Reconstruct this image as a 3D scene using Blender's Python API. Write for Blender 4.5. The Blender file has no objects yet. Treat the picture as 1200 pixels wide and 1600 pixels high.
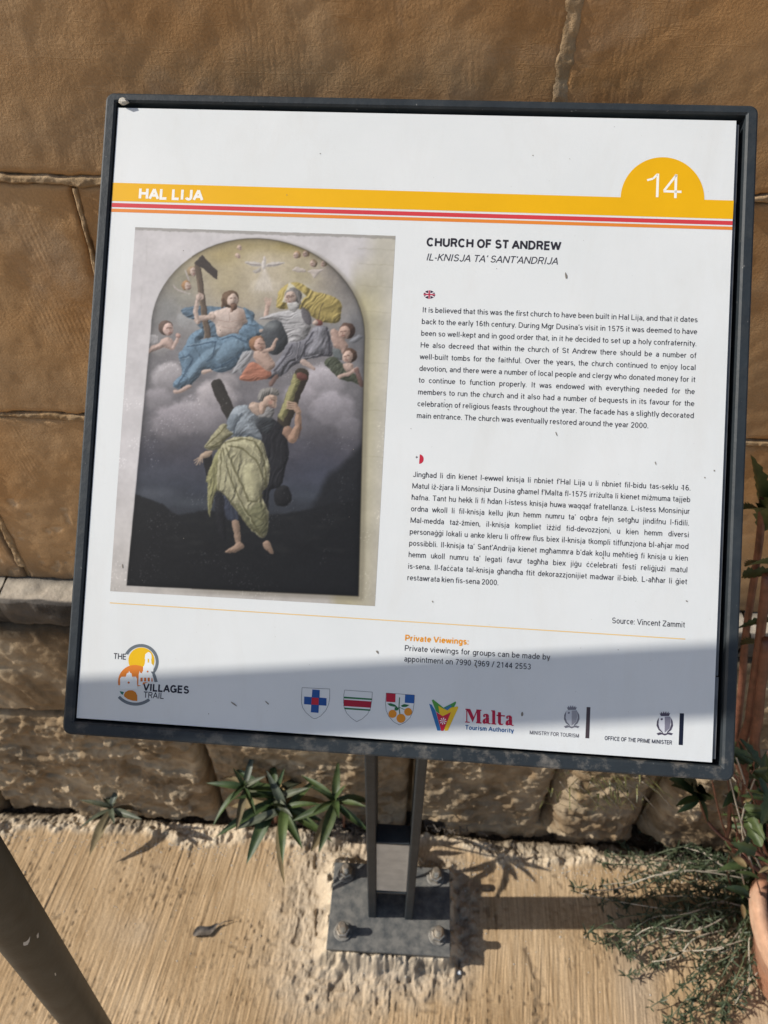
import bpy, math, random
import numpy as np
from mathutils import Vector, Matrix
random.seed(7)
rng = np.random.RandomState(7)
S = bpy.context.scene
C = S.collection
rad = math.radians

# ---------------------------------------------------------------- camera, sky, sun, exposure
CAM = np.array([0.0, 0.0, 1.60])
RX = np.array([.99845539, .05514309, .00678835])     # image right, in world axes
RY = np.array([.04290238, -.6875873, -.72483315])    # image down
RZ = np.array([-.03530196, .7240048, -.68889101])    # viewing direction
FPX = 1150.0
cd = bpy.data.cameras.new('camera'); cam = bpy.data.objects.new('camera', cd); C.objects.link(cam)
cd.sensor_fit = 'VERTICAL'; cd.sensor_height = 36.0; cd.lens = FPX / 1600 * 36
cam.matrix_world = Matrix(((RX[0], -RY[0], -RZ[0], CAM[0]), (RX[1], -RY[1], -RZ[1], CAM[1]), (RX[2], -RY[2], -RZ[2], CAM[2]), (0, 0, 0, 1)))
cd.clip_start = .02; cd.clip_end = 3000
cd.dof.use_dof = True; cd.dof.focus_distance = .585; cd.dof.aperture_fstop = 11.0
S.camera = cam

SUN_EL, SUN_AZ = rad(38), rad(3.3)                    # the sun stands to the left, almost along the wall
w = bpy.data.worlds.new('World'); S.world = w; w.use_nodes = True
nt = w.node_tree; nt.nodes.clear()
sky = nt.nodes.new('ShaderNodeTexSky'); sky.sky_type = 'NISHITA'; sky.sun_disc = False
sky.sun_elevation = SUN_EL; sky.sun_rotation = rad(270) - SUN_AZ
sky.air_density = 1.0; sky.dust_density = 1.6; sky.ozone_density = 1.0
bg = nt.nodes.new('ShaderNodeBackground'); bg.inputs['Strength'].default_value = .125
ow = nt.nodes.new('ShaderNodeOutputWorld')
nt.links.new(sky.outputs[0], bg.inputs[0]); nt.links.new(bg.outputs[0], ow.inputs[0])
sd = bpy.data.lights.new('sun', 'SUN'); sun = bpy.data.objects.new('sun', sd); C.objects.link(sun)
sd.energy = 4.8; sd.angle = rad(.53); sd.color = (1, .945, .87)
TOSUN = Vector((-math.cos(SUN_EL) * math.cos(SUN_AZ), -math.cos(SUN_EL) * math.sin(SUN_AZ), math.sin(SUN_EL)))
sun.rotation_euler = TOSUN.to_track_quat('Z', 'Y').to_euler(); sun.location = (-3, 0, 4)
S.view_settings.view_transform = 'Standard'; S.view_settings.look = 'None'
S.view_settings.exposure = 0.0; S.view_settings.gamma = 1; S.view_settings.use_curve_mapping = False

# ---------------------------------------------------------------- survey helpers (where a sight line meets a real surface)
def sight(px, py):
    return RX * (px - 600) + RY * (py - 800) + RZ * FPX
def on(axis, val, px, py):
    r = sight(px, py); t = (val - CAM[axis]) / r[axis]
    return CAM + r * t
def lin(c):
    c = np.asarray(c, float) / 255
    return np.where(c <= .04045, c / 12.92, ((c + .055) / 1.055) ** 2.4)

# ---------------------------------------------------------------- noise
def _hash(ix, iy, seed):
    h = (ix.astype(np.int64) * 374761393 + iy.astype(np.int64) * 668265263 + seed * 1442695041) & 0xffffffff
    h = ((h ^ (h >> 13)) * 1274126177) & 0xffffffff
    return ((h ^ (h >> 16)) & 0xffff) / 65535.0
def vnoise(x, y, seed=0):
    x = np.asarray(x, float); y = np.asarray(y, float)
    ix = np.floor(x); iy = np.floor(y); fx = x - ix; fy = y - iy
    ux = fx * fx * fx * (fx * (fx * 6 - 15) + 10); uy = fy * fy * fy * (fy * (fy * 6 - 15) + 10)
    a = _hash(ix, iy, seed); b = _hash(ix + 1, iy, seed); c = _hash(ix, iy + 1, seed); d = _hash(ix + 1, iy + 1, seed)
    return (a * (1 - ux) + b * ux) * (1 - uy) + (c * (1 - ux) + d * ux) * uy * 1.0
def fbm(x, y, oct=4, seed=0, gain=.5):
    s = 0; a = 1; n = 0
    for i in range(oct):
        s = s + a * (vnoise(x * 2 ** i + 17.3 * i, y * 2 ** i - 9.1 * i, seed + i * 31) * 2 - 1); n += a; a *= gain
    return s / n
def sstep(a, b, x):
    t = np.clip((x - a) / (b - a), 0, 1); return t * t * (3 - 2 * t)

# ---------------------------------------------------------------- object helpers
def mesh_obj(name, verts, faces, m, parent=None, smooth=False):
    me = bpy.data.meshes.new(name)
    me.from_pydata([tuple(v) for v in verts], [], [tuple(f) for f in faces]); me.update()
    if m: me.materials.append(m)
    if smooth: me.polygons.foreach_set('use_smooth', [True] * len(me.polygons))
    o = bpy.data.objects.new(name, me); C.objects.link(o)
    if parent: o.parent = parent
    return o
def grid_obj(name, P, m, parent=None, attr=None, smooth=True, flip=False):
    """P: (rows, cols, 3) array of points"""
    r, c, _ = P.shape
    me = bpy.data.meshes.new(name)
    me.vertices.add(r * c); me.vertices.foreach_set('co', P.reshape(-1).astype(np.float32))
    i = np.arange(r - 1)[:, None] * c + np.arange(c - 1)[None, :]
    q = np.stack([i, i + 1, i + c + 1, i + c], -1).reshape(-1, 4)
    if flip: q = q[:, ::-1]
    n = len(q)
    me.loops.add(n * 4); me.loops.foreach_set('vertex_index', q.reshape(-1).astype(np.int32))
    me.polygons.add(n); me.polygons.foreach_set('loop_start', (np.arange(n) * 4).astype(np.int32))
    me.polygons.foreach_set('use_smooth', np.full(n, smooth))
    me.update(calc_edges=True)
    if attr is not None:
        ca = me.color_attributes.new('tone', 'FLOAT_COLOR', 'POINT')
        ca.data.foreach_set('color', attr.reshape(-1).astype(np.float32))
    me.materials.append(m)
    o = bpy.data.objects.new(name, me); C.objects.link(o)
    if parent: o.parent = parent
    return o
def tag(o, label=None, cat=None, group=None, kind=None):
    if label: o['label'] = label
    if cat: o['category'] = cat
    if group: o['group'] = group
    if kind: o['kind'] = kind
    return o
def empty(name, loc, label=None, cat=None, group=None):
    o = bpy.data.objects.new(name, None); C.objects.link(o); o.location = loc; o.empty_display_size = .05
    return tag(o, label, cat, group)
class MB:
    def __init__(s): s.v = []; s.f = []
    def add(s, v, f):
        n = len(s.v); s.v += [tuple(map(float, p)) for p in v]; s.f += [tuple(i + n for i in q) for q in f]
    def box(s, a, b, bev=0.0):
        x0, y0, z0 = a; x1, y1, z1 = b
        if bev <= 0:
            v = [(x0, y0, z0), (x1, y0, z0), (x1, y1, z0), (x0, y1, z0), (x0, y0, z1), (x1, y0, z1), (x1, y1, z1), (x0, y1, z1)]
            s.add(v, [(0, 3, 2, 1), (4, 5, 6, 7), (0, 1, 5, 4), (1, 2, 6, 5), (2, 3, 7, 6), (3, 0, 4, 7)])
        else:
            c = bev; ring = [(x0 + c, y0), (x1 - c, y0), (x1, y0 + c), (x1, y1 - c), (x1 - c, y1), (x0 + c, y1), (x0, y1 - c), (x0, y0 + c)]
            cx, cy = (x0 + x1) / 2, (y0 + y1) / 2
            def sh(k, z): return [(x + (cx - x) / abs(cx - x) * k if abs(cx - x) > 1e-9 else x, y + (cy - y) / abs(cy - y) * k, z) for x, y in ring]
            L = [sh(c, z0), sh(0, z0 + c), sh(0, z1 - c), sh(c, z1)]
            v = sum(L, []); f = []
            for k in range(3):
                for i in range(8): f.append((k * 8 + i, k * 8 + (i + 1) % 8, k * 8 + 8 + (i + 1) % 8, k * 8 + 8 + i))
            f.append(tuple(range(7, -1, -1))); f.append(tuple(range(24, 32))); s.add(v, f)
    def tube(s, pts, r, n=8, cap=True):
        pts = [Vector(p) for p in pts]; rr = r if hasattr(r, '__len__') else [r] * len(pts)
        up = Vector((0.13, .21, 1)).normalized(); v = []; f = []; X = None
        for i, p in enumerate(pts):
            d = (pts[min(i + 1, len(pts) - 1)] - pts[max(i - 1, 0)]).normalized()
            if X is None:
                X = d.cross(up)
                if X.length < .05: X = d.cross(Vector((1, 0, 0)))
            X = (X - d * X.dot(d)).normalized(); Y = d.cross(X)
            for k in range(n):
                a = 2 * math.pi * k / n; v.append(p + (X * math.cos(a) + Y * math.sin(a)) * rr[i])
        for i in range(len(pts) - 1):
            for k in range(n): f.append((i * n + k, i * n + (k + 1) % n, (i + 1) * n + (k + 1) % n, (i + 1) * n + k))
        if cap: f.append(tuple(range(n - 1, -1, -1))); f.append(tuple(range((len(pts) - 1) * n, len(pts) * n)))
        s.add(v, f)
    def lathe(s, c, prof, n=24):
        v = []; f = []
        for r, z in prof:
            for k in range(n):
                a = 2 * math.pi * k / n; v.append((c[0] + r * math.cos(a), c[1] + r * math.sin(a), c[2] + z))
        for i in range(len(prof) - 1):
            for k in range(n): f.append((i * n + k, i * n + (k + 1) % n, (i + 1) * n + (k + 1) % n, (i + 1) * n + k))
        s.add(v, f)
    def obj(s, name, m, parent=None, smooth=False): return mesh_obj(name, s.v, s.f, m, parent, smooth)

# ---------------------------------------------------------------- materials
def new_mat(name):
    m = bpy.data.materials.new(name); m.use_nodes = True
    t = m.node_tree; return m, t, t.nodes['Principled BSDF']
def N(t, typ, **kw):
    n = t.nodes.new(typ)
    for k, v in kw.items():
        if k in n.inputs: n.inputs[k].default_value = v
        else: setattr(n, k, v)
    return n
def ramp(t, fac, stops):
    r = t.nodes.new('ShaderNodeValToRGB'); e = r.color_ramp.elements
    while len(e) < len(stops): e.new(.5)
    for i, (p, c) in enumerate(stops):
        e[i].position = p; e[i].color = (*c, 1) if len(c) == 3 else c
    t.links.new(fac, r.inputs[0]); return r.outputs[0]
def mix(t, fac, a, b, mode='MIX'):
    n = t.nodes.new('ShaderNodeMix'); n.data_type = 'RGBA'; n.blend_type = mode
    for s_, v in ((n.inputs[0], fac), (n.inputs[6], a), (n.inputs[7], b)):
        if hasattr(v, 'links') or hasattr(v, 'is_linked'): t.links.new(v, s_)
        else: s_.default_value = v if not isinstance(v, tuple) or len(v) == 4 else (*v, 1)
    return n.outputs[2]
def math_(t, op, a, b=0.0, c=0.0):
    n = t.nodes.new('ShaderNodeMath'); n.operation = op
    for s_, v in zip(n.inputs, (a, b, c)):
        if hasattr(v, 'is_linked'): t.links.new(v, s_)
        else: s_.default_value = v
    return n.outputs[0]
def coords(t, scale=(1, 1, 1), rot=(0, 0, 0), loc=(0, 0, 0), src='Object'):
    c = t.nodes.new('ShaderNodeTexCoord'); m = t.nodes.new('ShaderNodeMapping')
    m.inputs['Scale'].default_value = scale; m.inputs['Rotation'].default_value = rot; m.inputs['Location'].default_value = loc
    t.links.new(c.outputs[src], m.inputs[0]); return m.outputs[0]
def noise(t, vec, scale, detail=4, rough=.5, dist=0):
    n = t.nodes.new('ShaderNodeTexNoise'); n.inputs['Scale'].default_value = scale; n.inputs['Detail'].default_value = detail
    n.inputs['Roughness'].default_value = rough; n.inputs['Distortion'].default_value = dist
    t.links.new(vec, n.inputs['Vector']); return n.outputs['Fac']
def bump(t, b, chain):
    prev = None
    for h, st, d in chain:
        n = t.nodes.new('ShaderNodeBump'); n.inputs['Strength'].default_value = st; n.inputs['Distance'].default_value = d
        t.links.new(h, n.inputs['Height'])
        if prev: t.links.new(prev, n.inputs['Normal'])
        prev = n.outputs[0]
    t.links.new(prev, b.inputs['Normal'])

def mat_limestone():
    m, t, b = new_mat('limestone_smooth'); v = coords(t)
    a = t.nodes.new('ShaderNodeAttribute'); a.attribute_name = 'tone'
    sep = t.nodes.new('ShaderNodeSeparateColor'); t.links.new(a.outputs['Color'], sep.inputs[0])
    big = noise(t, v, 3.2, 5, .55, .6); med = noise(t, v, 14, 5, .6); fine = noise(t, v, 420, 4, .6)
    col = ramp(t, big, [(.30, (.34, .185, .075)), (.46, (.42, .245, .110)), (.58, (.45, .290, .150)), (.72, (.38, .26, .150))])
    pal = ramp(t, med, [(.5, (0, 0, 0)), (.75, (1, 1, 1))])
    col = mix(t, math_(t, 'MULTIPLY', pal, .45), col, (.50, .36, .22, 1))
    gp = ramp(t, noise(t, v, 5.3, 6, .65, .8), [(.52, (0, 0, 0)), (.70, (1, 1, 1))]); col = mix(t, math_(t, 'MULTIPLY', gp, .45), col, (.40, .33, .25, 1))
    pk = ramp(t, noise(t, v, 70, 2, .5), [(.735, (0, 0, 0)), (.76, (1, 1, 1))]); col = mix(t, math_(t, 'MULTIPLY', pk, .5), col, (.13, .08, .04, 1))
    col = mix(t, math_(t, 'MULTIPLY', sep.outputs[0], 1.0), col, (.62, .50, .35, 1))       # scraped or chipped: paler
    col = mix(t, sep.outputs[1], col, (.055, .045, .035, 1))                                # grime, and a dark streak along one joint
    g = ramp(t, fine, [(.3, (.86, .86, .86)), (.7, (1.08, 1.08, 1.08))])
    col = mix(t, 1.0, col, g, 'MULTIPLY')
    oi = t.nodes.new('ShaderNodeObjectInfo')
    col = mix(t, 1.0, col, ramp(t, oi.outputs['Random'], [(0, (.9, .9, .92)), (1, (1.08, 1.05, 1.0))]), 'MULTIPLY')
    t.links.new(col, b.inputs['Base Color']); b.inputs['Roughness'].default_value = .9; b.inputs['Specular IOR Level'].default_value = .2
    # comb marks left by the stone dresser, in patches
    wv = t.nodes.new('ShaderNodeTexWave'); wv.bands_direction = 'X'; wv.inputs['Scale'].default_value = 58; wv.inputs['Distortion'].default_value = 1.6
    wv.inputs['Detail'].default_value = 2; wv.inputs['Detail Scale'].default_value = .25
    vw = coords(t, rot=(0, rad(8), 0)); t.links.new(vw, wv.inputs['Vector'])
    msk = ramp(t, noise(t, coords(t, scale=(1.6, 1, .75), loc=(.30, 0, .4)), 7.5, 3, .5), [(.58, (0, 0, 0)), (.70, (1, 1, 1))])
    comb = math_(t, 'MULTIPLY', wv.outputs['Fac'], msk)
    # long shallow scratches
    scr = ramp(t, noise(t, coords(t, scale=(3, 1, 40), rot=(0, rad(4), 0)), 5, 2, .4), [(.63, (0, 0, 0)), (.66, (1, 1, 1)), (.69, (0, 0, 0))])
    bump(t, b, [(med, .35, .004), (fine, .5, .0011), (noise(t, v, 140, 5, .7), .30, .0010), (comb, .3, .0006), (scr, .35, .0005)])
    return m
def mat_rough(name, c0, c1, c2, dark=(.04, .032, .024)):
    m, t, b = new_mat(name); v = coords(t)
    a = t.nodes.new('ShaderNodeAttribute'); a.attribute_name = 'tone'
    sep = t.nodes.new('ShaderNodeSeparateColor'); t.links.new(a.outputs['Color'], sep.inputs[0])
    big = noise(t, v, 9, 6, .6, .4); fine = noise(t, v, 260, 5, .65); med = noise(t, v, 45, 5, .6)
    col = ramp(t, big, [(.3, c0), (.5, c1), (.7, c2)])
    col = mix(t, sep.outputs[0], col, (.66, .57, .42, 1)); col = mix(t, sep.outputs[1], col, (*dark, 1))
    col = mix(t, 1.0, col, ramp(t, med, [(.3, (.78, .78, .78)), (.7, (1.15, 1.15, 1.15))]), 'MULTIPLY')
    t.links.new(col, b.inputs['Base Color']); b.inputs['Roughness'].default_value = .93; b.inputs['Specular IOR Level'].default_value = .15
    bump(t, b, [(med, .6, .005), (fine, .6, .0016)])
    return m
def mat_ground():
    m, t, b = new_mat('broomed_concrete'); v = coords(t)
    a = t.nodes.new('ShaderNodeAttribute'); a.attribute_name = 'tone'
    sep = t.nodes.new('ShaderNodeSeparateColor'); t.links.new(a.outputs['Color'], sep.inputs[0])
    big = noise(t, v, 5, 5, .6, .3); fine = noise(t, v, 330, 4, .65)
    streak = noise(t, coords(t, scale=(230, 6, 1), rot=(0, 0, rad(7.5))), 1.0, 5, .65, .25)
    col = ramp(t, big, [(.3, (.35, .240, .130)), (.5, (.45, .322, .188)), (.7, (.52, .39, .245))])
    col = mix(t, 1.0, col, ramp(t, streak, [(.36, (.72, .68, .63)), (.60, (1.10, 1.10, 1.10))]), 'MULTIPLY')
    col = mix(t, sep.outputs[0], col, (.60, .51, .38, 1)); col = mix(t, sep.outputs[1], col, (.06, .045, .03, 1))
    col = mix(t, sep.outputs[2], col, (.36, .31, .25, 1))
    spot = ramp(t, noise(t, v, 110, 3, .6), [(.70, (0, 0, 0)), (.75, (1, 1, 1))])
    col = mix(t, math_(t, 'MULTIPLY', spot, .55), col, (.20, .15, .10, 1))
    col = mix(t, 1.0, col, ramp(t, fine, [(.3, (.82, .82, .82)), (.7, (1.12, 1.12, 1.12))]), 'MULTIPLY')
    t.links.new(col, b.inputs['Base Color']); b.inputs['Roughness'].default_value = .92; b.inputs['Specular IOR Level'].default_value = .2
    bump(t, b, [(fine, .5, .0012), (noise(t, v, 90, 4, .6), .35, .002)])
    return m
def mat_plain(name, col, rough=.5, metal=0.0, spec=.5, var=.12, vscale=60, bmp=.0, bscale=300, tint=None, coat=0):
    m, t, b = new_mat(name); v = coords(t)
    n = noise(t, v, vscale, 4, .6)
    lo = tuple(c * (1 - var) for c in col); hi = tuple(min(1, c * (1 + var)) for c in col)
    c = ramp(t, n, [(.35, lo), (.65, tint or hi)])
    t.links.new(c, b.inputs['Base Color']); b.inputs['Roughness'].default_value = rough; b.inputs['Metallic'].default_value = metal
    b.inputs['Specular IOR Level'].default_value = spec
    if bmp: bump(t, b, [(noise(t, v, bscale, 3, .6), .5, bmp)])
    return m
def mat_frame():
    m, t, b = new_mat('grey_metal_paint'); v = coords(t)
    n = noise(t, v, 30, 5, .6); dust = ramp(t, noise(t, v, 55, 6, .7), [(.50, (0, 0, 0)), (.72, (1, 1, 1))])
    chips = ramp(t, noise(t, v, 210, 2, .5), [(.74, (0, 0, 0)), (.77, (1, 1, 1))])
    a = t.nodes.new('ShaderNodeAttribute'); a.attribute_name = 'tone'
    sep = t.nodes.new('ShaderNodeSeparateColor'); t.links.new(a.outputs['Color'], sep.inputs[0])
    c = ramp(t, n, [(.3, (.019, .025, .030)), (.7, (.031, .039, .045))])
    c = mix(t, math_(t, 'MULTIPLY', dust, math_(t, 'ADD', math_(t, 'MULTIPLY', sep.outputs[0], .85), .05)), c, (.26, .235, .20, 1))
    c = mix(t, math_(t, 'MULTIPLY', chips, .5), c, (.30, .29, .27, 1))
    t.links.new(c, b.inputs['Base Color']); b.inputs['Roughness'].default_value = .55; b.inputs['Specular IOR Level'].default_value = .32
    bump(t, b, [(noise(t, v, 160, 4, .6), .35, .0012)])
    return m
def mat_panel():
    m, t, b = new_mat('white_laminate'); v = coords(t)
    c = ramp(t, noise(t, v, 9, 5, .6), [(.3, (.675, .70, .695)), (.7, (.725, .745, .74))])
    dst_ = ramp(t, noise(t, coords(t, scale=(6, 1.6, 1)), 4, 6, .7, .6), [(.50, (0, 0, 0)), (.75, (1, 1, 1))]); c = mix(t, math_(t, 'MULTIPLY', dst_, .22), c, (.58, .56, .51, 1))
    sp = ramp(t, noise(t, v, 520, 2, .5), [(.745, (0, 0, 0)), (.79, (1, 1, 1))])
    c = mix(t, math_(t, 'MULTIPLY', sp, .5), c, (.42, .40, .37, 1))
    t.links.new(c, b.inputs['Base Color']); b.inputs['Roughness'].default_value = .45; b.inputs['Specular IOR Level'].default_value = .35
    bump(t, b, [(noise(t, v, 350, 3, .6), .12, .0006)])
    return m
def mat_leaf(name, c0, c1, rough=.5):
    m, t, b = new_mat(name); v = coords(t)
    oi = t.nodes.new('ShaderNodeObjectInfo')
    c = ramp(t, noise(t, v, 45, 4, .6), [(.35, c0), (.65, c1)])
    c = mix(t, 1.0, c, ramp(t, oi.outputs['Random'], [(0, (.75, .8, .8)), (1, (1.25, 1.15, .95))]), 'MULTIPLY')
    t.links.new(c, b.inputs['Base Color']); b.inputs['Roughness'].default_value = rough
    b.inputs['Specular IOR Level'].default_value = .4
    bump(t, b, [(noise(t, v, 150, 3, .6), .3, .001)])
    return m
_ink = {}
def ink(rgb, k=1.0):
    key = tuple(rgb)
    if key not in _ink:
        m, t, b = new_mat('print_ink'); c = lin(rgb) * k; v = coords(t)
        cc = ramp(t, noise(t, v, 14, 4, .6), [(.3, tuple(c * .95)), (.7, tuple(np.minimum(c * 1.04, 1)))])
        t.links.new(cc, b.inputs['Base Color']); b.inputs['Roughness'].default_value = .45; b.inputs['Specular IOR Level'].default_value = .35
        _ink[key] = m
    return _ink[key]
M_stone = mat_limestone()
M_rough = mat_rough('limestone_rough', (.175, .122, .070), (.29, .21, .125), (.43, .33, .21))
M_ledge = mat_rough('weathered_ledge', (.25, .22, .19), (.34, .30, .25), (.44, .39, .33), (.035, .032, .03))
M_mortar = mat_rough('lime_mortar', (.29, .185, .092), (.35, .235, .125), (.40, .285, .17))
M_ground = mat_ground()
M_frame = mat_frame(); M_panel = mat_panel()
M_black = mat_plain('black_rubber', (.012, .012, .013), .7)
M_trim = mat_plain('grey_trim', (.12, .125, .13), .55, var=.2)
M_base = mat_plain('dusty_grey_paint', (.10, .108, .110), .6, var=.35, vscale=55, bmp=.0010, tint=(.17, .165, .15))
M_plate = mat_plain('galvanised_paint', (.58, .56, .50), .6, var=.12, vscale=40, bmp=.0008)
M_bolt = mat_plain('dull_steel', (.50, .45, .38), .32, .8, var=.3, vscale=160, bmp=.0003, bscale=500)
M_washer = mat_plain('grey_washer', (.20, .19, .17), .6, .3, var=.4, vscale=140)
M_pole = mat_plain('pole_paint', (.038, .041, .038), .5, 0, .3, var=.28, vscale=30, bmp=.0004)
M_terra = mat_rough('terracotta', (.34, .11, .05), (.42, .16, .08), (.50, .30, .21))
M_leaf = mat_leaf('lance_leaf', (.030, .055, .020), (.065, .10, .035))
M_leafg = mat_leaf('grey_green_leaf', (.055, .068, .048), (.10, .115, .085))
M_kal = mat_leaf('succulent_leaf', (.035, .055, .022), (.075, .105, .04), .5)
M_herb = mat_leaf('herb_leaf', (.05, .07, .035), (.10, .12, .07))
M_stemr = mat_plain('red_brown_stem', (.16, .065, .04), .5, var=.3, bmp=.0008)
M_stemp = mat_plain('pale_dry_stem', (.42, .37, .29), .8, var=.25)
M_dry = mat_plain('dry_leaf', (.13, .11, .09), .8, var=.4, vscale=120, bmp=.001)
M_dead = mat_leaf('withered_leaf', (.14, .10, .05), (.22, .17, .09), .8)
M_peb = mat_plain('pebble_grey', (.45, .42, .36), .8, var=.3, vscale=200, bmp=.002, bscale=200)

# ---------------------------------------------------------------- the setting: ground
def plate_dist(x, y):
    dx = np.maximum(np.maximum(-.122 - x, x - .108), 0); dy = np.maximum(np.maximum(.432 - y, y - .588), 0)
    return np.hypot(dx, dy)
def ground_h(x, y):
    wob = .018 * fbm(x * 9, y * 0 + 3, 3, 5) + .010 * fbm(x * 45, y * 45, 3, 6)
    edge = .630 + wob + .015 * np.exp(-((x - .0) / .25) ** 2)
    band = sstep(edge - .004, edge + .012, y)                       # crumbly fillet along the wall
    d = plate_dist(x, y) + .012 * fbm(x * 30, y * 30, 3, 8)
    steep = 1 - sstep(-.002, .032, d)
    apron = 1 - sstep(.015, .085 + .03 * np.clip(-x * 3, 0, 1), plate_dist(x, y) * (1 - .35 * (x < 0)) + .02 * fbm(x * 22, y * 22, 3, 9))
    ca, sa = math.cos(rad(7.5)), math.sin(rad(7.5))
    g = x * ca - y * sa; al = x * sa + y * ca
    worn = sstep(-.25, .25, fbm(x * 7, y * 7, 3, 77))
    g = g + .0008 * fbm(x * 9, y * 9, 2, 61); broom = .0009 * fbm(g * 240, al * 5, 2, 11) + .0008 * fbm(g * 105, al * 3, 2, 12) + .0007 * fbm(g * 420, al * 9, 1, 13) + .0013 * fbm(x * 240, y * 240, 2, 66) * sstep(-.1, .3, fbm(x * 10, y * 10, 2, 67))
    lump = np.abs(fbm(x * 75, y * 75, 4, 14)); lump2 = fbm(x * 36, y * 36, 4, 15)
    h = broom * (1 - np.maximum(band, apron)) * (.35 + .65 * worn)
    crust = fbm(x * 130, y * 130, 3, 90)
    h = h + .0007 * crust * (1 - worn)
    rim = np.exp(-((y - edge - .016) / .016) ** 2)
    h = h + rim * (.008 + .010 * lump2) + band * (.010 * lump + .005 * lump2 - .003)
    gap = sstep(.667, .690, y + .010 * fbm(x * 20, y * 20, 2, 16))
    h = h - gap * .022
    h = h + apron * (.008 * lump + .0065 * (lump2 + .4) - .006 * sstep(.62, .8, vnoise(x * 55, y * 55, 88))) + steep * (.040 + .008 * lump2 + .006 * lump)
    h = np.where((plate_dist(x, y) <= .003), np.minimum(h, .041), h)
    pits = sstep(.72, .84, vnoise(x * 130, y * 130, 21)) * sstep(.35, .8, vnoise(x * 11, y * 11, 22))
    h = h - .0018 * pits * (1 - band)
    crack = np.exp(-((x - .27 - .02 * fbm(y * 14, y * 0, 3, 23)) / .006) ** 2) * (y < .47)
    h = h - .003 * crack * (vnoise(x * 90, y * 90, 24) > .35)
    pale = np.clip(band * (1 - gap) * (.55 + .6 * lump) + apron * .55 + steep * .35, 0, 1)
    dark = np.clip(gap * .85 + pits * .35 + apron * .45 * sstep(.66, .82, vnoise(x * 55, y * 55, 88)) + crack * .4 + .5 * np.exp(-((y - .665) / .02) ** 2) * (fbm(x * 12, y * 12, 2, 30) > .1), 0, 1)
    grey = np.clip(apron * (1 - steep) * .35 + .5 * sstep(.15, .6, fbm(x * 4, y * 4, 3, 31)), 0, 1)
    return h, pale, dark, grey
ca, sa = math.cos(rad(7.5)), math.sin(rad(7.5))
s_ = np.arange(-1.12, 1.02, .0014); t_ = np.arange(.10, .90, .0026)
SS, TT = np.meshgrid(s_, t_)
GX = SS * ca + TT * sa; GY = -SS * sa + TT * ca
gh, pale, dark, grey = ground_h(GX, GY)
tone = np.stack([pale, dark, grey, np.ones_like(pale)], -1)
o = grid_obj('pavement', np.stack([GX, GY, gh], -1), M_ground, attr=tone); tag(o, kind='structure')
def gz(x, y): return float(ground_h(np.array([x]), np.array([y]))[0][0])
# the street beyond, one large sheet just under the near patch
o = mesh_obj('ground', [(-400, -800, -.03), (400, -800, -.03), (400, 800, -.03), (-400, 800, -.03)], [(0, 1, 2, 3)], M_ground); tag(o, kind='structure')
# step sheet that carries the pavement level behind the camera
mb = MB(); mb.box((-6, -3.0, -.03), (6, .13, -.005)); o = mb.obj('pavement', M_ground); tag(o, kind='structure')

# ---------------------------------------------------------------- the wall
WY = .72
wall = empty('stone_wall', (0, WY, 0), 'tall limestone block wall with pale mortar joints and a weathered ledge behind the sign', 'wall')
def local(P, root): return P - np.array(root.location)
def block(name, x0, x1, z0, z1, yf, step, m, hfun, er=.006, rise=.006, gapd=.03, tonefun=None):
    nx = max(3, int((x1 - x0) / step)); nz = max(3, int((z1 - z0) / step))
    xs = np.linspace(x0, x1, nx); zs = np.linspace(z0, z1, nz); Xg, Zg = np.meshgrid(xs, zs)
    d = np.minimum(np.minimum(Xg - x0, x1 - Xg), np.minimum(Zg - z0, z1 - Zg)) + .004 * fbm(Xg * 40, Zg * 40, 3, 41) * (er > .001)
    e = np.clip(1 - d / er, 0, 1)
    y = yf + rise * (1 - np.sqrt(np.maximum(0, 1 - e * e))) - hfun(Xg, Zg)
    P = np.stack([Xg, y, Zg], -1)
    P = np.pad(P, ((1, 1), (1, 1), (0, 0)), 'edge'); P[0, :, 1] = P[-1, :, 1] = P[:, 0, 1] = P[:, -1, 1] = yf + gapd
    if tonefun: a = tonefun(P[..., 0], P[..., 2])
    else: a = np.zeros(P.shape[:2] + (2,))
    a = np.concatenate([np.clip(a, 0, 1), np.zeros(P.shape[:2] + (1,)), np.ones(P.shape[:2] + (1,))], -1)
    return grid_obj(name, local(P, wall), m, wall, a)
def chips(x, z):
    return sstep(.70, .82, .6 * vnoise(x * 60, z * 60, 51) + .4 * vnoise(x * 160, z * 160, 50)) * sstep(.55, .8, vnoise(x * 7, z * 7, 52))
def h_smooth(x, z):
    comb = np.sin((x * 1 + .12 * z + .004 * fbm(x * 10, z * 10, 2, 62)) * 2 * np.pi / .0062)
    cm = sstep(.60, .74, vnoise(x * 15 + 2.2, z * 5.5, 53)) * sstep(.35, .6, vnoise(x * 30, z * 16, 54)) * (z > 1.34)
    return .0022 * fbm(x * 9, z * 9, 4, 55) + .0007 * fbm(x * 45, z * 45, 3, 56) - .0012 * chips(x, z) + .00030 * comb * cm
def t_smooth(x, z):
    sc = sstep(.62, .85, vnoise(x * 20, z * 60, 57)) * sstep(.5, .8, vnoise(x * 4, z * 4, 58))
    g = np.clip(1 - (z - .738) / .075, 0, 1) * (z < .85) * (.35 + .9 * vnoise(x * 12, z * 30, 59)) * .9
    streak = (np.exp(-((x + .585 + (.78 - z) * -.12) / .010) ** 2) * (z < .93) * sstep(.76, .80, z + .05)) * .8
    return np.stack([np.maximum(chips(x, z) * .5, sc * .12), np.maximum(g, streak)], -1)
def inview(x0, x1, z0, z1): return x1 > -1.05 and x0 < 1.0 and z0 < 1.56
def run(zs, xo, L=.557, gap=.0055):
    out = []; x = xo
    while x > -3.2: x -= L
    while x < 3.2: out.append((x + gap / 2, x + L - gap / 2)); x += L
    return out
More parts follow.
